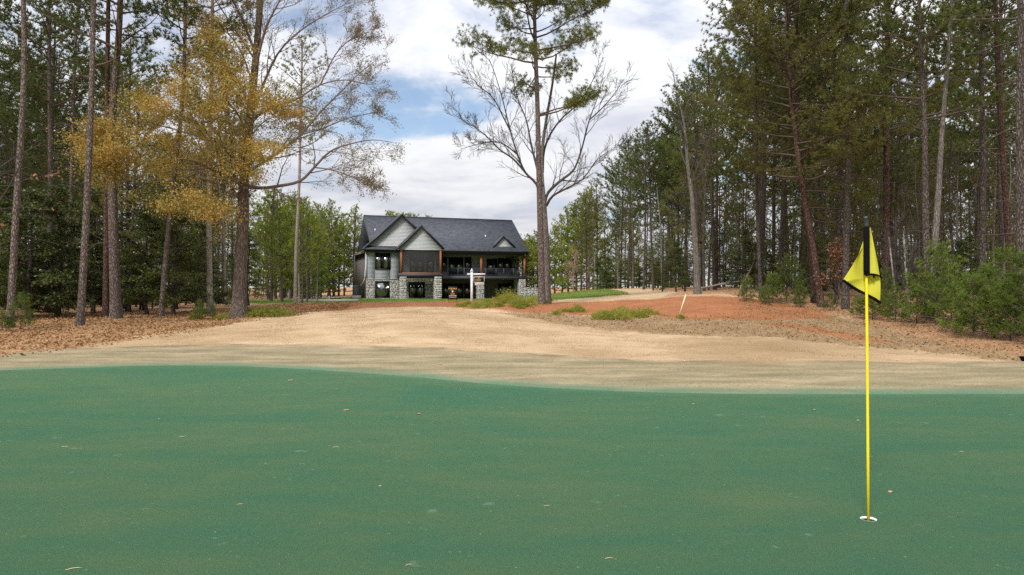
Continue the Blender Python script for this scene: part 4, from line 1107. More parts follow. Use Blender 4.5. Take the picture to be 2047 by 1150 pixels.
# big oak with golden leaves on the left and thin olive leaves on the right
base = ground(478, 31)
tr = MB(); tw = MB(); tl = []; tg = []; r_ = np.random.default_rng(9)
trunk_tube(tr, trunk_path(base, 31, [(480,560,0),(484,470,0),(487,380,0),(494,290,0),(503,200,0),(512,110,0),(520,0,0),(526,-120,.1),(530,-260,.2)]), .30, .085, 16, 1.5)
cg = bare_cfg(nc=[0,11,7,6,4], ang=.75, lr=.50, max=3, up=.05, wob=.15, rmin=.005)
gold = [([(482,400,0),(468,384,-.3),(462,372,-.5),(464,330,-.8),(462,280,-1.2)], .13, 2.4),
 ([(486,372,0),(455,352,-.8),(420,338,-1.5),(385,322,-2.2),(345,318,-2.8),(300,322,-3.2)], .12, 2.6),
 ([(488,340,0),(450,300,-.6),(410,278,-1.0),(360,262,-1.3),(310,250,-1.6),(262,250,-1.8)], .10, 2.4),
 ([(492,300,0),(460,240,.6),(430,190,1.0),(405,140,1.4),(395,100,1.6)], .09, 2.2),
 ([(496,270,0),(470,220,-.8),(440,200,-1.6),(410,215,-2.4),(380,205,-3.0)], .08, 2.2),
 ([(490,330,0),(505,310,-1.2),(520,315,-2.0),(535,330,-2.6)], .07, 1.6),
 ([(500,225,0),(480,170,-.7),(455,130,-1.2),(430,105,-1.6)], .07, 1.9),
 ([(488,345,0),(440,330,1.0),(400,345,1.8),(350,360,2.4),(290,365,3.0)], .08, 2.2),
 ([(262,250,-1.8),(240,262,-1.9),(222,270,-2.0),(210,280,-2.0)], .035, 1.6),
 ([(490,320,0),(470,300,1.5),(440,300,2.6),(400,300,3.4),(350,290,4.0)], .07, 2.2),
 ([(486,372,0),(470,390,-1.2),(440,400,-2.2),(410,410,-2.8),(380,415,-3.2)], .05, 1.7),
 ([(470,220,-.8),(440,235,-1.8),(400,245,-2.8),(350,225,-3.6),(310,205,-4.0)], .05, 2.0),
 ([(496,280,0),(520,250,1.0),(545,235,1.6),(570,240,2.0)], .05, 1.6),
 ([(500,250,0),(520,230,-1.4),(540,215,-2.2)], .05, 1.6),
 ([(506,170,0),(480,100,.6),(440,50,1.2),(400,20,1.6),(360,10,2.0)], .06, 1.8),
 ([(510,120,0),(470,60,-.8),(430,0,-1.4),(400,-40,-1.8)], .06, 1.8),
 ([(300,322,-3.2),(270,310,-3.3),(245,318,-3.4),(225,322,-3.4)], .035, 1.5)]
for pts, rad, L in gold:
    q = catmull([W(*p[:2], 31 + p[2]) - base for p in pts], 3)
    spawn(tw, tg, r_, q, np.linspace(rad*.75, .010, len(q)), L*1.95, 1, cg, .15)
co = bare_cfg(nc=[0,12,6,5,3], ang=.60, lr=.50, max=4, up=.03, wob=.14, rmin=.0045)
right = [([(490,374,0),(525,376,-.5),(558,372,-.9),(600,362,-1.3),(628,335,-1.6),(660,303,-1.9),(700,288,-2.2),(745,280,-2.4),(785,285,-2.6)], .12, 2.6),
 ([(495,345,0),(530,322,.4),(560,302,.7),(600,270,1.0),(640,225,1.2),(670,195,1.4),(715,150,1.6),(755,118,1.8)], .115, 2.8),
 ([(502,230,0),(520,185,.5),(555,108,1.0),(600,62,1.4),(650,30,1.7),(700,4,1.9)], .10, 2.6),
 ([(508,150,0),(530,60,-.6),(560,0,-1.0),(590,-60,-1.4)], .10, 2.6),
 ([(512,110,0),(480,30,-.5),(455,-20,-.9),(430,-80,-1.2)], .09, 2.6),
 ([(500,240,0),(545,215,-.8),(590,200,-1.4),(640,170,-2.0),(690,160,-2.4),(740,170,-2.8)], .08, 2.4),
 ([(628,335,-1.6),(665,340,-1.7),(700,352,-1.9),(735,365,-2.0)], .045, 1.8),
 ([(600,270,1.0),(650,255,.6),(700,235,.3),(755,225,0)], .05, 2.0),
 ([(640,170,-2.0),(670,110,-2.0),(700,80,-2.1),(735,65,-2.1)], .04, 1.9)]
for pts, rad, L in right:
    q = catmull([W(*p[:2], 31 + p[2]) - base for p in pts], 3)
    spawn(tw, tl, r_, q, np.linspace(rad*.75, .009, len(q)), L*1.45, 1, dict(co, nc=[0,14,6,5,3]), .15)
oak = put_tree('oak_tree', base, meshes(tr, tw, None, 'oak_bark', 'twig_brown', None), 'big oak with golden leaves on its left limbs and thin bare right limbs')
tg = np.array(tg); tl = np.array(tl)
mb = MB(); P = tg[r_.integers(0, len(tg), 60000)]; leaves(mb, P + r_.normal(0,1,P.shape)*np.where(r_.random((len(P),1)) < .6, .13, .36)*np.array([1.25,1.25,.42]), r_, .085, .4, .35, .30); me = mb.mesh('golden_leaves'); me.materials.append(M['autumn']); link('golden_leaves', me, oak)
mb = MB(); P = tl[r_.integers(0, len(tl), 17000)]; leaves(mb, P + r_.normal(0,.08,P.shape), r_, .066, .3, .6, .28); me = mb.mesh('olive_leaves'); me.materials.append(M['olive_leaf']); link('olive_leaves', me, oak)

# right-hand trees
base = ground(1394, 38)
t = make_bare(31, 11.5, .185, bare_cfg(nc=[11,6,5,4], ang=.62, lr=.40, max=3, up=.2), .38, trunk_path(base, 38, [(1391,500,0),(1386,440,0),(1383,390,0),(1376,340,0),(1372,290,0),(1366,240,0),(1352,190,0)]), .04)
o = put_tree('bare_tree', base, meshes(t[0], t[1], None, 'grey_bark', 'twig', None), 'bare grey tree on top of the red clay bank')
mb = MB(); tt = t[2]; sel = tt[(r_.random(len(tt)) < .12) & (tt[:,2] < 8.2)]; leaves(mb, sel, r_, .10, .3, .6, .35); me = mb.mesh('rust_leaves'); me.materials.append(M['rust_leaf']); link('rust_leaves', me, o)
hero_pine('pine_tree', 1521, 36, [(1517,500,0),(1513,400,0),(1511,250,0),(1510,60,0),(1512,-60,0)], .13, 'thin straight pine behind the clay bank', .55, 2.2, 32, barkm='dim_bark', leafm='needles_dark', dead=22)
hero_pine('pine_tree', 1642, 33, [(1636,570,0),(1626,500,0),(1612,420,0),(1598,330,0),(1586,240,.1),(1578,150,.2),(1574,60,.3),(1572,-60,.3),(1572,-220,.3)], .24, 'leaning reddish pine with wide olive boughs', .27, 4.9, 33,
          barkm='red_bark', leafm='needles_olive', dens=5.8, m=12, L=.15, w=.028, sub=5.0, per=.13, prof_min=.8, jit=.08, dead=10, up=(.02,.55), lat=.42)
hero_pine('pine_tree', 1626, 34.5, [(1620,500,0),(1606,400,0),(1596,250,0),(1592,50,0),(1590,-80,0)], .17, 'dim pine half hidden behind the leaning reddish pine', .45, 3.2, 34, barkm='red_bark', leafm='needles_dark')
hero_pine('pine_tree', 1690, 31.5, [(1692,450,0),(1696,300,0),(1692,100,0),(1690,-100,0),(1690,-350,0)], .23, 'tall straight grey pine just left of the flag', .60, 3.2, 35, barkm='dim_bark', dead=24)
base = ground(1858, 27)
t = make_pine(36, 13.0, .55, 3.2, .17, trunk_path(base, 27, [(1852,500,0),(1850,380,0),(1848,250,0),(1840,100,0),(1836,-60,0)]))
o = put_tree('twin_pine', base, meshes(*t, 'dim_bark', 'twig_dark', 'needles_dark'), 'pale twin stemmed pine rising behind the green saplings')
t = make_pine(37, 14.5, .62, 3.0, .15, trunk_path(base, 27, [(1868,500,-.1),(1876,380,-.2),(1884,250,-.2),(1896,100,-.2),(1910,-120,-.2)]))
for (pn, me) in meshes(*t, 'grey_bark', 'twig_dark', 'needles_dark', ('second_trunk','second_branches','second_crown')): c = link(pn, me, o); c['kind'] = 'stuff' if 'branch' in pn else 'thing'
hero_pine('pine_tree', 1962, 28, [(1964,450,0),(1966,300,0),(1962,150,0),(1964,0,0),(1964,-160,0)], .19, 'dark pine between the twin pine and the right edge', .60, 3.0, 38, barkm='dim_bark', leafm='needles_dark', dead=22)
hero_pine('pine_tree', 2024, 27, [(2014,450,0),(2004,300,0),(1996,150,0),(1990,0,0),(1988,-160,0)], .19, 'reddish dark pine leaning left near the right edge', .66, 2.8, 39, barkm='red_bark', leafm='needles_dark')
hero_pine('pine_tree', 2040, 21.5, [(2040,450,0),(2038,300,0),(2040,100,0),(2040,-200,0),(2040,-480,0)], .21, 'thick grey pine at the very right edge', .52, 3.6, 40, barkm='dim_bark', leafm='needles_dark')

# ------------------------------------------------------------------ shared tree kinds for the woods
KIND = {}
def kind(name, H, parts): KIND[name] = (H, parts)
for i, (lm, bm, cb, sp_) in enumerate((('needles_dark','dim_bark',.40,3.7), ('needles','dim_bark',.45,3.3), ('needles_olive','red_bark',.36,3.8), ('needles_dark','pine_bark',.50,3.1))):
    kind('pine%d' % i, 19.0, meshes(*make_pine(50+i, 19.0, cb, sp_, .155, dens=4.6, m=11, L=.25, w=.048, dead=30, k=8, sub=3.0, per=.17, prof_min=.75), bm, 'twig_dark', lm))
for i, (lm, bm, cb) in enumerate((('needles_olive','dim_bark',.20), ('needles_dark','dim_bark',.16), ('needles','red_bark',.26))):
    kind('mid_pine%d' % i, 12.0, meshes(*make_pine(55+i, 12.0, cb, 2.7, .095, dens=4.6, m=10, L=.20, w=.042, dead=12, k=7, sub=2.6, per=.17), bm, 'twig_dark', lm))
for i in range(3):
    kind('far_pine%d' % i, 15.0, meshes(*make_pine(60+i, 15.0, .28+.06*i, 2.9, .17, dens=4.2, m=9, L=.32, w=.075, dead=10, k=7, sub=2.6, per=.20), 'pine_bark', 'twig_dark', 'needles_far'))
kind('cone_pine0', 9.0, meshes(*make_pine(66, 9.0, .06, 2.6, .13, dens=7, m=9, L=.26, w=.07, dead=0, k=7, sub=2.6, per=.18, round_=False), 'pine_bark', 'twig_dark', 'needles_far'))
for i, bm in enumerate(('grey_bark','dim_bark','pale_bark')):
    t = make_bare(70+i, 13.0, .12, bare_cfg(nc=[12,5,4], ang=.6, lr=.30, max=3 if i < 2 else 2, up=.25, rmin=.006), .3)
    kind('bare%d' % i, 13.0, meshes(t[0], t[1], None, bm, ('twig','twig_dark','twig')[i], None))
for i in range(3):
    kind('holly%d' % i, 6.0, meshes(*make_evergreen(80+i, 6.0, 2.3, 9000, .10), 'dim_bark', 'twig_dark', 'holly'))
for i in range(3):
    kind('sapling%d' % i, 2.5, meshes(*make_pine(90+i, 2.5, .03, .95+.15*i, .035, dens=19, m=12, L=.14, w=.020, dead=0, k=6, sub=5.0, per=.07, round_=False, top_r=.008, up=(.15,.9)), 'dim_bark', 'twig_brown', 'sapling'))
t = make_bare(95, 2.9, .035, bare_cfg(nc=[14,6,5], ang=.8, lr=.42, max=3, up=.2, rmin=.004), .08); kind('shrub', 2.9, meshes(t[0], t[1], None, 'pale_bark', 'twig', None))
t2 = make_bare(96, 2.4, .03, bare_cfg(nc=[12,6,5], ang=.8, lr=.42, max=3, up=.2, rmin=.004), .1)
mb = MB(); r_ = np.random.default_rng(2); tt = t2[2]; leaves(mb, tt[r_.random(len(tt)) < .55], r_, .10, .3, .5, .36)
kind('rust', 2.4, meshes(t2[0], t2[1], mb, 'dim_bark', 'twig_dark', 'rust_leaf', ('trunk','branches','rust_leaves')))
fr = random.Random(21)
def plant(kn, px, D, h, name, label, cat, group=None, dz=0.0):
    H, parts = KIND[kn]; p = ground(px, D); p[2] += dz
    return put_tree(name, p, parts, label, cat, group, fr.uniform(0, 6.28), h / H)

# saplings and shrubs by the right edge
for kn, px, D, h, lab in (('sapling2',1744,27,1.25,'low green sapling directly behind the flagpole'),('sapling0',1790,26,1.2,'bushy green sapling right of the flag'),('sapling1',1832,25.4,1.2,'low green sapling in front of the twin pine'),
    ('sapling2',1872,24.6,2.5,'tall green sapling before the twin pine'),('sapling0',1912,22.6,1.45,'rounded green sapling right of the tall one'),('sapling1',1946,21.2,1.75,'brightest wide sapling at the edge of the litter'),
    ('sapling2',1988,21.4,1.9,'dark green sapling between the bright one and the edge'),('sapling0',2020,20.2,1.6,'short green sapling near the right edge of the slope'),('sapling1',2052,19.6,2.3,'tall green sapling at the right edge'),
    ('sapling0',1770,28.2,1.7,'dim sapling behind the low ones right of the flag'),('sapling2',1902,26.6,1.7,'dim sapling behind the rounded one'),('sapling1',2010,23.6,2.4,'tall dim sapling behind the right edge saplings'),
    ('sapling0',1713,28.5,.75,'small sapling left of the flagpole base of the woods'),('sapling1',1660,31,.7,'tiny sapling right of the leaning reddish pine'),
    ('sapling0',1492,34.5,1.15,'small round sapling left of the thin pine'),('sapling1',1545,34,1.3,'small sapling right of the thin pine'),('sapling2',1572,34.6,2.0,'taller sapling left of the leaning reddish pine'),('sapling0',1530,33.2,.8,'tiny sapling below the thin pine'),('sapling1',1600,32.6,.9,'tiny sapling at the foot of the leaning pine'),
    ('sapling0',42,24.6,1.15,'small yellow green sapling at the foot of the far left pine'),('sapling1',4,24.2,.6,'tiny sapling at the left edge'),('sapling2',398,30,.75,'small sapling left of the oak foot'),('sapling0',425,30.4,.6,'tiny sapling touching the oak foot')):
    plant(kn, px, D, h, 'pine_sapling', lab, 'sapling', 'young pines at the edge of the woods')
plant('shrub', 1822, 27.4, 3.6, 'bare_shrub', 'leafless grey shrub with spreading stems right behind the flag', 'shrub')
plant('shrub', 1790, 29.5, 3.2, 'bare_shrub', 'leafless grey shrub left of the larger grey shrub', 'shrub')
o = plant('shrub', 1146, 66, 3.6, 'bare_shrub', 'pinkish bare shrub at the end of the far lawn', 'shrub')
for ch in o.children:
    ch.data = ch.data.copy(); ch.data.materials[0] = M['pink_twig']
plant('rust', 1672, 32.6, 2.7, 'beech_sapling', 'small beech with rust brown leaves left of the flag', 'sapling')
# a tree beyond the left edge reaches in with rust leaves
base = ground(-70, 22.5)
t = make_bare(97, 9.5, .17, bare_cfg(nc=[13,7,5], ang=.95, lr=.40, max=3, up=.05), .22)
o = put_tree('bare_tree', base, meshes(t[0], t[1], None, 'pale_bark', 'twig', None), 'pale bare tree reaching in from the left edge with rust leaves')
mb = MB(); tt = t[2]; sel = tt[(tt[:,2] < 5.2) & (tt[:,2] > 3.2) & (r_.random(len(tt)) < .5)]; leaves(mb, sel, r_, .12, .3, .6, .36); me = mb.mesh('rust_leaves'); me.materials.append(M['rust_leaf']); link('rust_leaves', me, o)

# dark evergreens under the left pines
for kn, px, D, h, lab in (('holly0',60,29.5,5.6,'dark broad evergreen behind the far left pine'),('holly1',118,31,6.0,'dark layered evergreen behind the lone pale pine'),('holly2',290,32.5,5.0,'dark evergreen right of the thickest left pine'),('holly0',350,33,5.6,'dark evergreen with layered boughs left of the oak'),
    ('holly1',20,33,6.4,'tall dark evergreen deep behind the far left pine'),('holly2',190,34,6.0,'dark evergreen between the two tall left pines'),('holly0',400,35.5,4.6,'short dark evergreen behind the pale trunk left of the oak'),('holly2',-60,30,5.4,'dark evergreen at the left edge of the woods'),('holly1',255,37,6.2,'dark evergreen deep behind the thickest pine')):
    plant(kn, px, D, h, 'evergreen_tree', lab, 'tree', 'dark evergreens under the left pines')

# ------------------------------------------------------------------ the woods, tree by tree
CAP = np.array([(-900,-500),(470,-500),(505,150),(530,360),(560,392),(640,398),(720,402),(790,412),(860,418),(930,440),(985,440),(1040,468),(1100,458),(1140,415),(1200,350),(1260,275),(1320,205),(1390,110),(1430,-60),(1480,-500),(3000,-500)], float)
def cap_h(px, D): return (CY - np.interp(px, CAP[:,0], CAP[:,1])) / F * D + EYE
taken = []
WILD = []
def scatter(poly, n, kinds, hr_, name_label, group, gap=1.6, seed=0, pxr=(-160, 2230)):
    r = np.random.default_rng(seed); poly = np.array(poly, float); lo, hi = poly.min(0), poly.max(0); k = 0; tries = 0
    while k < n and tries < n*60:
        tries += 1
        x, y = r.uniform(lo, hi); px = CX + F*x/y
        if not pxr[0] < px < pxr[1] or sdist(poly, np.array([x]), np.array([y]))[0] > 0: continue
        if any((x-a)**2 + (y-b)**2 < gap*gap for a, b in taken): continue
        kn = kinds[int(r.integers(len(kinds)))]; h = r.uniform(*hr_)
        h = min(h, (cap_h(px, y) - gz1(x, y)) * r.uniform(.84, 1.0))
        H = KIND[kn][0]
        if h < 2.0: continue
        taken.append((x, y)); nm, lab = name_label(kn)
        H, parts = KIND[kn]
        o = put_tree(nm, (x, y, gz1(x, y) - .05), parts, lab, 'tree', group, r.uniform(0,6.28), h/H)
        WILD.append((o, lab, px, y))
        o.scale = (max(h/H, .55) if h/H > .3 else h/H*1.3,)*2 + (h/H,)
        k += 1
def nl(where):
    def f(kn):
        if kn.startswith('bare'): return 'bare_tree', ('slender bare grey tree ' if kn != 'bare1' else 'slender bare dark tree ') + where
        if kn.startswith('mid'): return 'young_pine', {'mid_pine0':'smaller olive pine ','mid_pine1':'smaller dark pine ','mid_pine2':'smaller green pine '}[kn] + where
        if kn.startswith('holly'): return 'evergreen_tree', 'low dark evergreen ' + where
        if kn.startswith('cone'): return 'young_pine', 'young pine clothed to the ground ' + where
        d = {'pine0':'dark needled pine ','pine1':'green needled pine ','pine2':'olive needled reddish pine ','pine3':'brown barked dark pine ','mid_pine0':'smaller olive pine ','mid_pine1':'smaller dark pine ','mid_pine2':'smaller green pine '}
        return 'pine_tree', d.get(kn, 'yellow green sunlit pine ') + where
    return f
LEFT = [(-21.5,25),(-19.5,30),(-17,33.5),(-13.2,35.5),(-17.5,46),(-22,58),(-28,72),(-42,110),(-80,110),(-80,40),(-45,26)]
RIGHT = [(8,92),(8.3,76),(9.3,62),(11,45),(12.8,39.5),(15.4,35.5),(15.8,31),(16.6,26),(17.6,21.5),(26,17),(50,26),(66,62),(52,92)]
BACKL = [(-14.5,47),(-18,57),(-26,72),(-40,104),(-27,112),(-23.5,92),(-21.5,76),(-17,62)]
BEHIND = [(-40,116),(-24,108),(-8,114),(3,112),(6,100),(8,84),(16,92),(40,96),(60,150),(-60,150)]
scatter(LEFT, 48, ['pine0','pine1','pine0','pine3','pine2'], (16,22), nl('deep in the left woods'), 'pines of the left woods', 1.9, 1)
scatter(LEFT, 34, ['mid_pine0','mid_pine1','mid_pine1','mid_pine2'], (8,14), nl('deep in the left woods'), 'smaller pines of the left woods', 1.8, 11)
scatter(LEFT, 34, ['bare0','bare1','bare2','bare1'], (8,15), nl('deep in the left woods'), 'bare trees of the left woods', 1.1, 2)
scatter([(-21.5,27),(-19.5,31.5),(-17,34.5),(-13.4,36.5),(-17,45),(-24,52),(-40,46),(-40,28)], 46, ['holly0','holly1','holly2'], (1.6,4.6), nl('deep in the left woods'), 'evergreens of the left woods', 1.5, 3)
scatter(RIGHT, 66, ['pine0','pine1','pine0','pine3','pine2'], (15,22), nl('deep in the right woods'), 'pines of the right woods', 1.7, 4)
scatter(RIGHT, 46, ['mid_pine0','mid_pine1','mid_pine0','mid_pine2'], (7,14), nl('deep in the right woods'), 'smaller pines of the right woods', 1.6, 14)
scatter(RIGHT, 72, ['bare0','bare1','bare2','bare1'], (7,14), nl('deep in the right woods'), 'bare trees of the right woods', 1.0, 5)
scatter(RIGHT, 44, ['holly0','holly1','holly2'], (1.8,4.2), nl('deep in the right woods'), 'evergreens of the right woods', 1.3, 6)
scatter(BACKL, 22, ['far_pine0','far_pine1','cone_pine0','far_pine2'], (8,14), nl('between the left woods and the house'), 'pines left of the house', 1.8, 7)
scatter([(9,80),(10,64),(12,52),(16,44),(34,48),(44,80)], 34, ['holly0','holly1','holly2'], (1.3,3.0), nl('deep in the right woods'), 'low evergreens of the right woods', 1.2, 16)
scatter([(8.5,88),(9.5,62),(11.5,48),(17,42),(34,50),(44,86)], 34, ['mid_pine0','mid_pine2','mid_pine0','mid_pine1'], (4.5,9), nl('deep in the right woods'), 'smaller pines of the right woods', 1.5, 17)
scatter(BACKL, 36, ['bare2','bare0','bare2'], (7,12), nl('between the left woods and the house'), 'bare trees left of the house', 1.2, 8)
scatter(BEHIND, 30, ['far_pine0','far_pine1','far_pine2','cone_pine0'], (9,18), nl('behind the house'), 'pines behind the house', 2.4, 9, (700, 1070))
scatter([(-150,120),(-60,112),(-20,150),(10,150),(60,112),(150,120),(170,190),(-170,190)], 46, ['far_pine0','far_pine1','cone_pine0','far_pine2'], (11,17), nl('on the far edge of the woods'), 'far pines beyond the woods', 2.5, 19)
# a close screen of young pines either side of the house
for k_, (px, D) in enumerate([(p, fr.uniform(96,112)) for p in range(1044, 1196, 11)] + [(p, fr.uniform(74,98) if p < 630 else fr.uniform(100,112)) for p in range(536, 712, 12)]):
    kn = ('cone_pine0','far_pine0','cone_pine0','far_pine2')[k_ % 4]; px += fr.uniform(-4,4); p = ground(px, D); h = (cap_h(px, D) - p[2]) * fr.uniform(.72,1.0); H, parts = KIND[kn]
    lab = nl('behind the house')(kn)[1]; o = put_tree(nl('')(kn)[0], p - np.array([0,0,.1]), parts, lab, 'tree', 'young pines either side of the house', fr.uniform(0,6.28), h/H); o.scale = (max(h/H,.85),)*2 + (h/H,)
    WILD.append((o, lab, px, D))
# say which tree is which: by the landmark it stands at and its rank in depth
MARKS = {'left': [(22,'at the far left edge'),(160,'left of the pale straight pine'),(232,'behind the pale straight pine'),(322,'right of the thickest left pine'),(420,'right of the slim leaning pine'),(490,'behind the big oak'),(640,'right of the big oak'),(9999,'left of the house')],
 'mid': [(560,'just right of the big oak'),(620,'behind the slender pale pine'),(680,'midway from the oak to the house'),(730,'close to the left flank of the house'),(860,'above the left end of the roof'),(1035,'above the right end of the roof'),(1090,'between the house and the lone pine'),(1140,'right of the lone pine'),(9999,'beyond the right woods')],
 'right': [(1200,'behind the far lawn'),(1290,'beside the far lawn'),(1390,'left of the bare grey tree'),(1455,'right of the bare grey tree'),(1521,'left of the thin pine'),(1580,'right of the thin pine'),(1640,'behind the leaning reddish pine'),(1735,'between the leaning pine and the flag'),(1800,'just right of the flag'),(1860,'left of the twin pine'),(1920,'right of the twin pine'),(1990,'behind the bright sapling'),(9999,'at the right edge')]}
ORD = 'nearest,second nearest,third nearest,fourth nearest,fifth nearest,sixth nearest,seventh nearest,eighth nearest,ninth nearest,tenth nearest,eleventh nearest,twelfth nearest,thirteenth nearest,fourteenth nearest,fifteenth nearest,sixteenth nearest,seventeenth nearest,eighteenth nearest,nineteenth nearest,twentieth nearest'.split(',')
bins = {}
for o, lab, px, y in WILD:
    key = 'left' if 'left woods' in lab and 'house' not in lab else 'right' if 'right woods' in lab else 'mid'
    head = lab
    for w_ in (' deep in', ' between the', ' behind the', ' on the far'): head = head.split(w_)[0]
    mark = next(t for lim, t in MARKS[key] if px < lim)
    if 'far edge' in lab: mark = 'on the far skyline ' + (mark if len(mark.split()) < 5 else 'past the house')
    bins.setdefault((head, mark), []).append((y, o))
for (head, mark), lst in bins.items():
    lst.sort(key=lambda q: q[0])
    for i, (y, o) in enumerate(lst):
        o['label'] = head + ' ' + mark + ('' if len(lst) == 1 else ', ' + ORD[min(i, len(ORD)-1)])
# fallen limbs in the right woods
for px, D, L, a, lab in ((1445, 41, 3.2, .15, 'fallen grey limb at the foot of the right woods'), (1480, 40, 2.4, 1.1, 'leaning dead stem right of the bare grey tree')):
    p = ground(px, D); o = empty('fallen_limb', p, lab, 'dead wood'); r = np.random.default_rng(px); mb = MB(); tp_ = []
    grow(mb, tp_, r, np.array([-L/2 if a < 1 else 0,0,.15]), np.array([math.cos(a),.1,math.sin(a)]), L, .07, 1, bare_cfg(nc=[0,4,3], max=2, trop=0)); mb.build('limb', M['pale_bark'], o, True)

# ------------------------------------------------------------------ weeds, litter, grass
def weed_mesh(seed, n, rad, h):
    r = np.random.default_rng(seed); mb = MB()
    P = np.stack([r.normal(0,rad,n), r.normal(0,rad,n), np.zeros(n)],1); hh = h*r.uniform(.45,1.1,n)*np.exp(-(P[:,0]**2+P[:,1]**2)/(3.5*rad*rad))
    D = r.normal(0,.28,(n,3)); D[:,2] = 1; D /= np.linalg.norm(D,axis=1)[:,None]
    tip = P + D*hh[:,None]; sd = rnd_unit(r,n)*.012; sd[:,2] = 0
    mb.add(np.stack([P-sd, P+sd, tip],1).reshape(-1,3), None, np.arange(n*3).reshape(-1,3))
    T = np.concatenate([P + D*(hh*f)[:,None] for f in (.45,.65,.8,.95)])
    tufts(mb, T, np.tile(np.array([0,0,.9]), (len(T),1)), r, 5, .085, .010, .9)
    me = mb.mesh('stems'); me.materials.append(M['weed']); return me
WM = [weed_mesh(i, 130, .20+.05*i, .42) for i in range(3)]
wr = random.Random(8)
WEEDS = []
def weed(px, py, h, lab, grp, D=None):
    x, y = hit(px, py) if D is None else ((px-CX)/F*D, D)
    o = empty('weed_clump', (x, y, gz1(x,y)-.01), lab, 'weeds', grp, wr.uniform(0,6.28), h/.42); link('stems', WM[wr.randrange(3)], o)
    if grp: WEEDS.append((lab, px, o))
for k in range(14): weed(wr.uniform(1195,1292), wr.uniform(630,640), wr.uniform(.28,.5), 'yellow green weed tuft on the slope right of the lone pine', 'weeds right of the lone pine')
for k in range(6): weed(wr.uniform(1110,1162), wr.uniform(622,632), wr.uniform(.2,.36), 'low weed tuft close to the foot of the lone pine', 'weeds near the lone pine')
for k in range(12): weed(wr.uniform(955,1075), wr.uniform(606,617), wr.uniform(.26,.46), 'yellow green weed tuft between the sign post and the lone pine', 'weeds left of the lone pine')
for k in range(8): weed(wr.uniform(888,960), wr.uniform(609,615), wr.uniform(.16,.28), 'low weed tuft in front of the white sign post', 'weeds below the signs')
for px, py, h, lab in ((1012,604,.75,'tallest pale weed in front of the porch'),(1022,605,.6,'tall dry weed next to the tallest one'),(1095,603,.45,'weed at the right foot of the lone pine'),(1360,636,.2,'weed tuft at the foot of the survey stake')):
    weed(px, py, h, lab, None)
for k in range(9): weed(wr.uniform(495,565), wr.uniform(627,634), wr.uniform(.28,.5), 'dull green weed tuft right of the oak foot', 'weeds right of the oak')
for k in range(5): weed(wr.uniform(375,450), wr.uniform(634,640), wr.uniform(.2,.35), 'dull green weed tuft left of the oak foot', 'weeds left of the oak')

for lab in sorted(set(w_[0] for w_ in WEEDS)):
    row = sorted((w_ for w_ in WEEDS if w_[0] == lab), key=lambda q: q[1])
    for i, (_, _, o) in enumerate(row):
        o['label'] = lab + ', ' + ('leftmost' if i == 0 else 'rightmost' if i == len(row)-1 else ORD[i].replace(' nearest', '') + ' from the left')
def sample(poly, n, r, dmin=-1e9, dmax=0.0):
    poly = np.array(poly, float); lo, hi = poly.min(0), poly.max(0); out = []; c = 0
    while c < n:
        q = r.uniform(lo, hi, (n*2, 2)); d = sdist(poly, q[:,0], q[:,1]); q = q[(d < dmax) & (d > dmin)]
        out.append(q); c += len(q)
    return np.vstack(out)[:n]
lr_ = np.random.default_rng(77)
M['litter1'] = leafy('fallen_leaf_litter', [(.13,.072,.030), (.25,.145,.062), (.36,.225,.105), (.46,.32,.17)], 3.0, .15, .8, .15, 40)
def litter(name, q, size, lab):
    z = gz(q[:,0], q[:,1]); P = np.stack([q[:,0], q[:,1], z + lr_.uniform(.0,.05,len(q))],1)
    mb = MB(); leaves(mb, P, lr_, size, 1.1, 0, .42); tag(mb.build(name, M['litter1']), lab, 'leaf litter', None, 'stuff')
pl_ = [hit(-120,722), hit(0,712), hit(200,688), hit(330,670), hit(400,655), hit(520,637), hit(600,628), hit(690,619), (-9,40), (-13,41), (-14,36), (-18,33), (-26,30), (-27,20)]
litter('leaf_litter', np.vstack([sample(pl_, 30000, lr_), sample(pl_, 1800, lr_, 0, .6)]), .075, 'brown fallen leaves under the left pines')
pr_ = [hit(1000,624), hit(1100,640), hit(1240,660), hit(1420,669), hit(1560,674), hit(1700,688), hit(1850,701), hit(2047,722), hit(2200,735), (21,16), (17,22), (16,28), (15,33), (12,38), hit(1500,628), hit(1400,636), hit(1250,640), hit(1100,624)]
litter('leaf_litter', np.vstack([sample(pr_, 6000, lr_), sample(pr_, 1000, lr_, 0, .6)]), .062, 'fallen leaves along the right bank below the saplings')
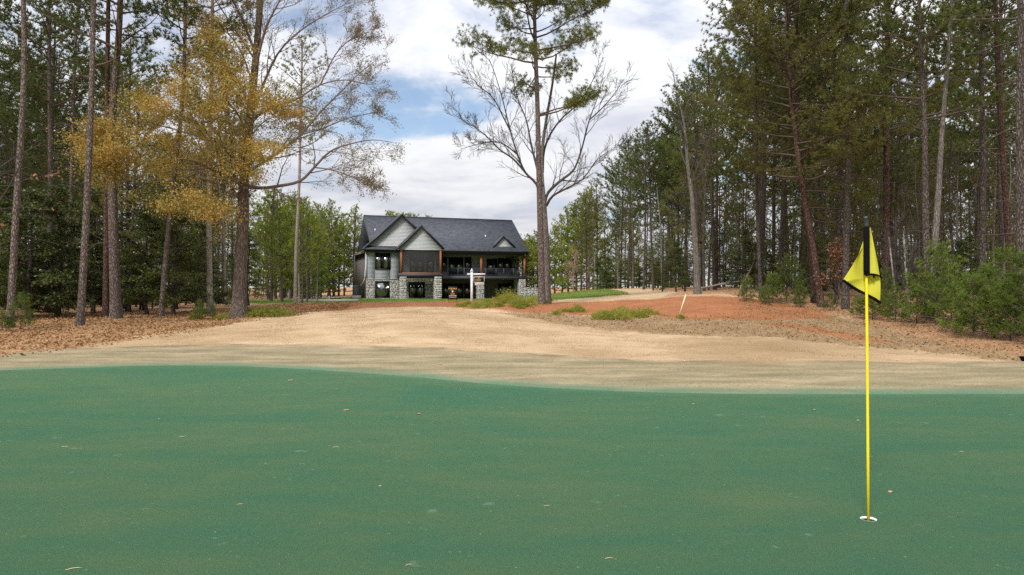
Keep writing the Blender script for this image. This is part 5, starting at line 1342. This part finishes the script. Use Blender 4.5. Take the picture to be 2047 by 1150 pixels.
M['dry_grass'] = leafy('dry_grass_blades', [(.17,.115,.06), (.27,.19,.105), (.36,.26,.15), (.42,.33,.20)], 1.5, .2, .9, .1, 20)
M['grass'] = leafy('lawn_grass_blades', [(.07,.12,.02), (.12,.19,.03), (.18,.23,.05), (.26,.24,.09)], 1.0, .3, .8, .15, 20)
def blades(name, q, h, m_, lab, lean=.5, w=.012):
    n = len(q); z = gz(q[:,0], q[:,1]); P = np.stack([q[:,0], q[:,1], z-.01],1)
    D = lr_.normal(0,lean,(n,3)); D[:,2] = 1; D /= np.linalg.norm(D,axis=1)[:,None]; hh = h*lr_.uniform(.4,1.2,(n,1))
    sd = rnd_unit(lr_, n)*w; sd[:,2] = 0; mb = MB()
    mb.add(np.stack([P-sd, P+sd, P+D*hh],1).reshape(-1,3), None, np.arange(n*3).reshape(-1,3)); tag(mb.build(name, M[m_]), lab, 'grass', None, 'stuff')
blades('dry_grass', np.vstack([sample(pr_, 26000, lr_), sample(ZONES['clay'], 7000, lr_, -1e9, .4)]), .10, 'dry_grass', 'short dry straw on the right bank and the clay', .8, .008)
blades('lawn_grass', sample([(-24,58),(-12,51),(-2,47),(1.5,45),(2.6,42),(4.2,41.8),(8,47),(9.5,58),(9,76),(0,90),(-19,84)], 42000, lr_), .13, 'grass', 'bright green lawn in front of the house', .4, .02)
M['fringe'] = leafy('fringe_blades', [(.07,.15,.085), (.13,.18,.09), (.22,.21,.11), (.33,.27,.16)], 2.0, .2, .9, .1, 25)
blades('fringe_grass', sample(GREEN, 16000, lr_, -.12, .9), .035, 'fringe', 'short fringe turf along the edge of the green', .7, .005)
# needles and stubble on the dormant slope
slope = [hit(60,716), hit(350,694), hit(700,700), hit(1000,716), hit(1300,734), hit(1500,744), hit(2000,738), hit(1700,692), hit(1300,667), hit(1100,647), hit(1000,630), hit(860,615), hit(700,620), hit(600,628), hit(400,655), hit(200,688)]
blades('dormant_turf', sample(slope, 70000, lr_, -1e9, .3), .045, 'dry_grass', 'short dormant tan turf on the slope', .9, .006)
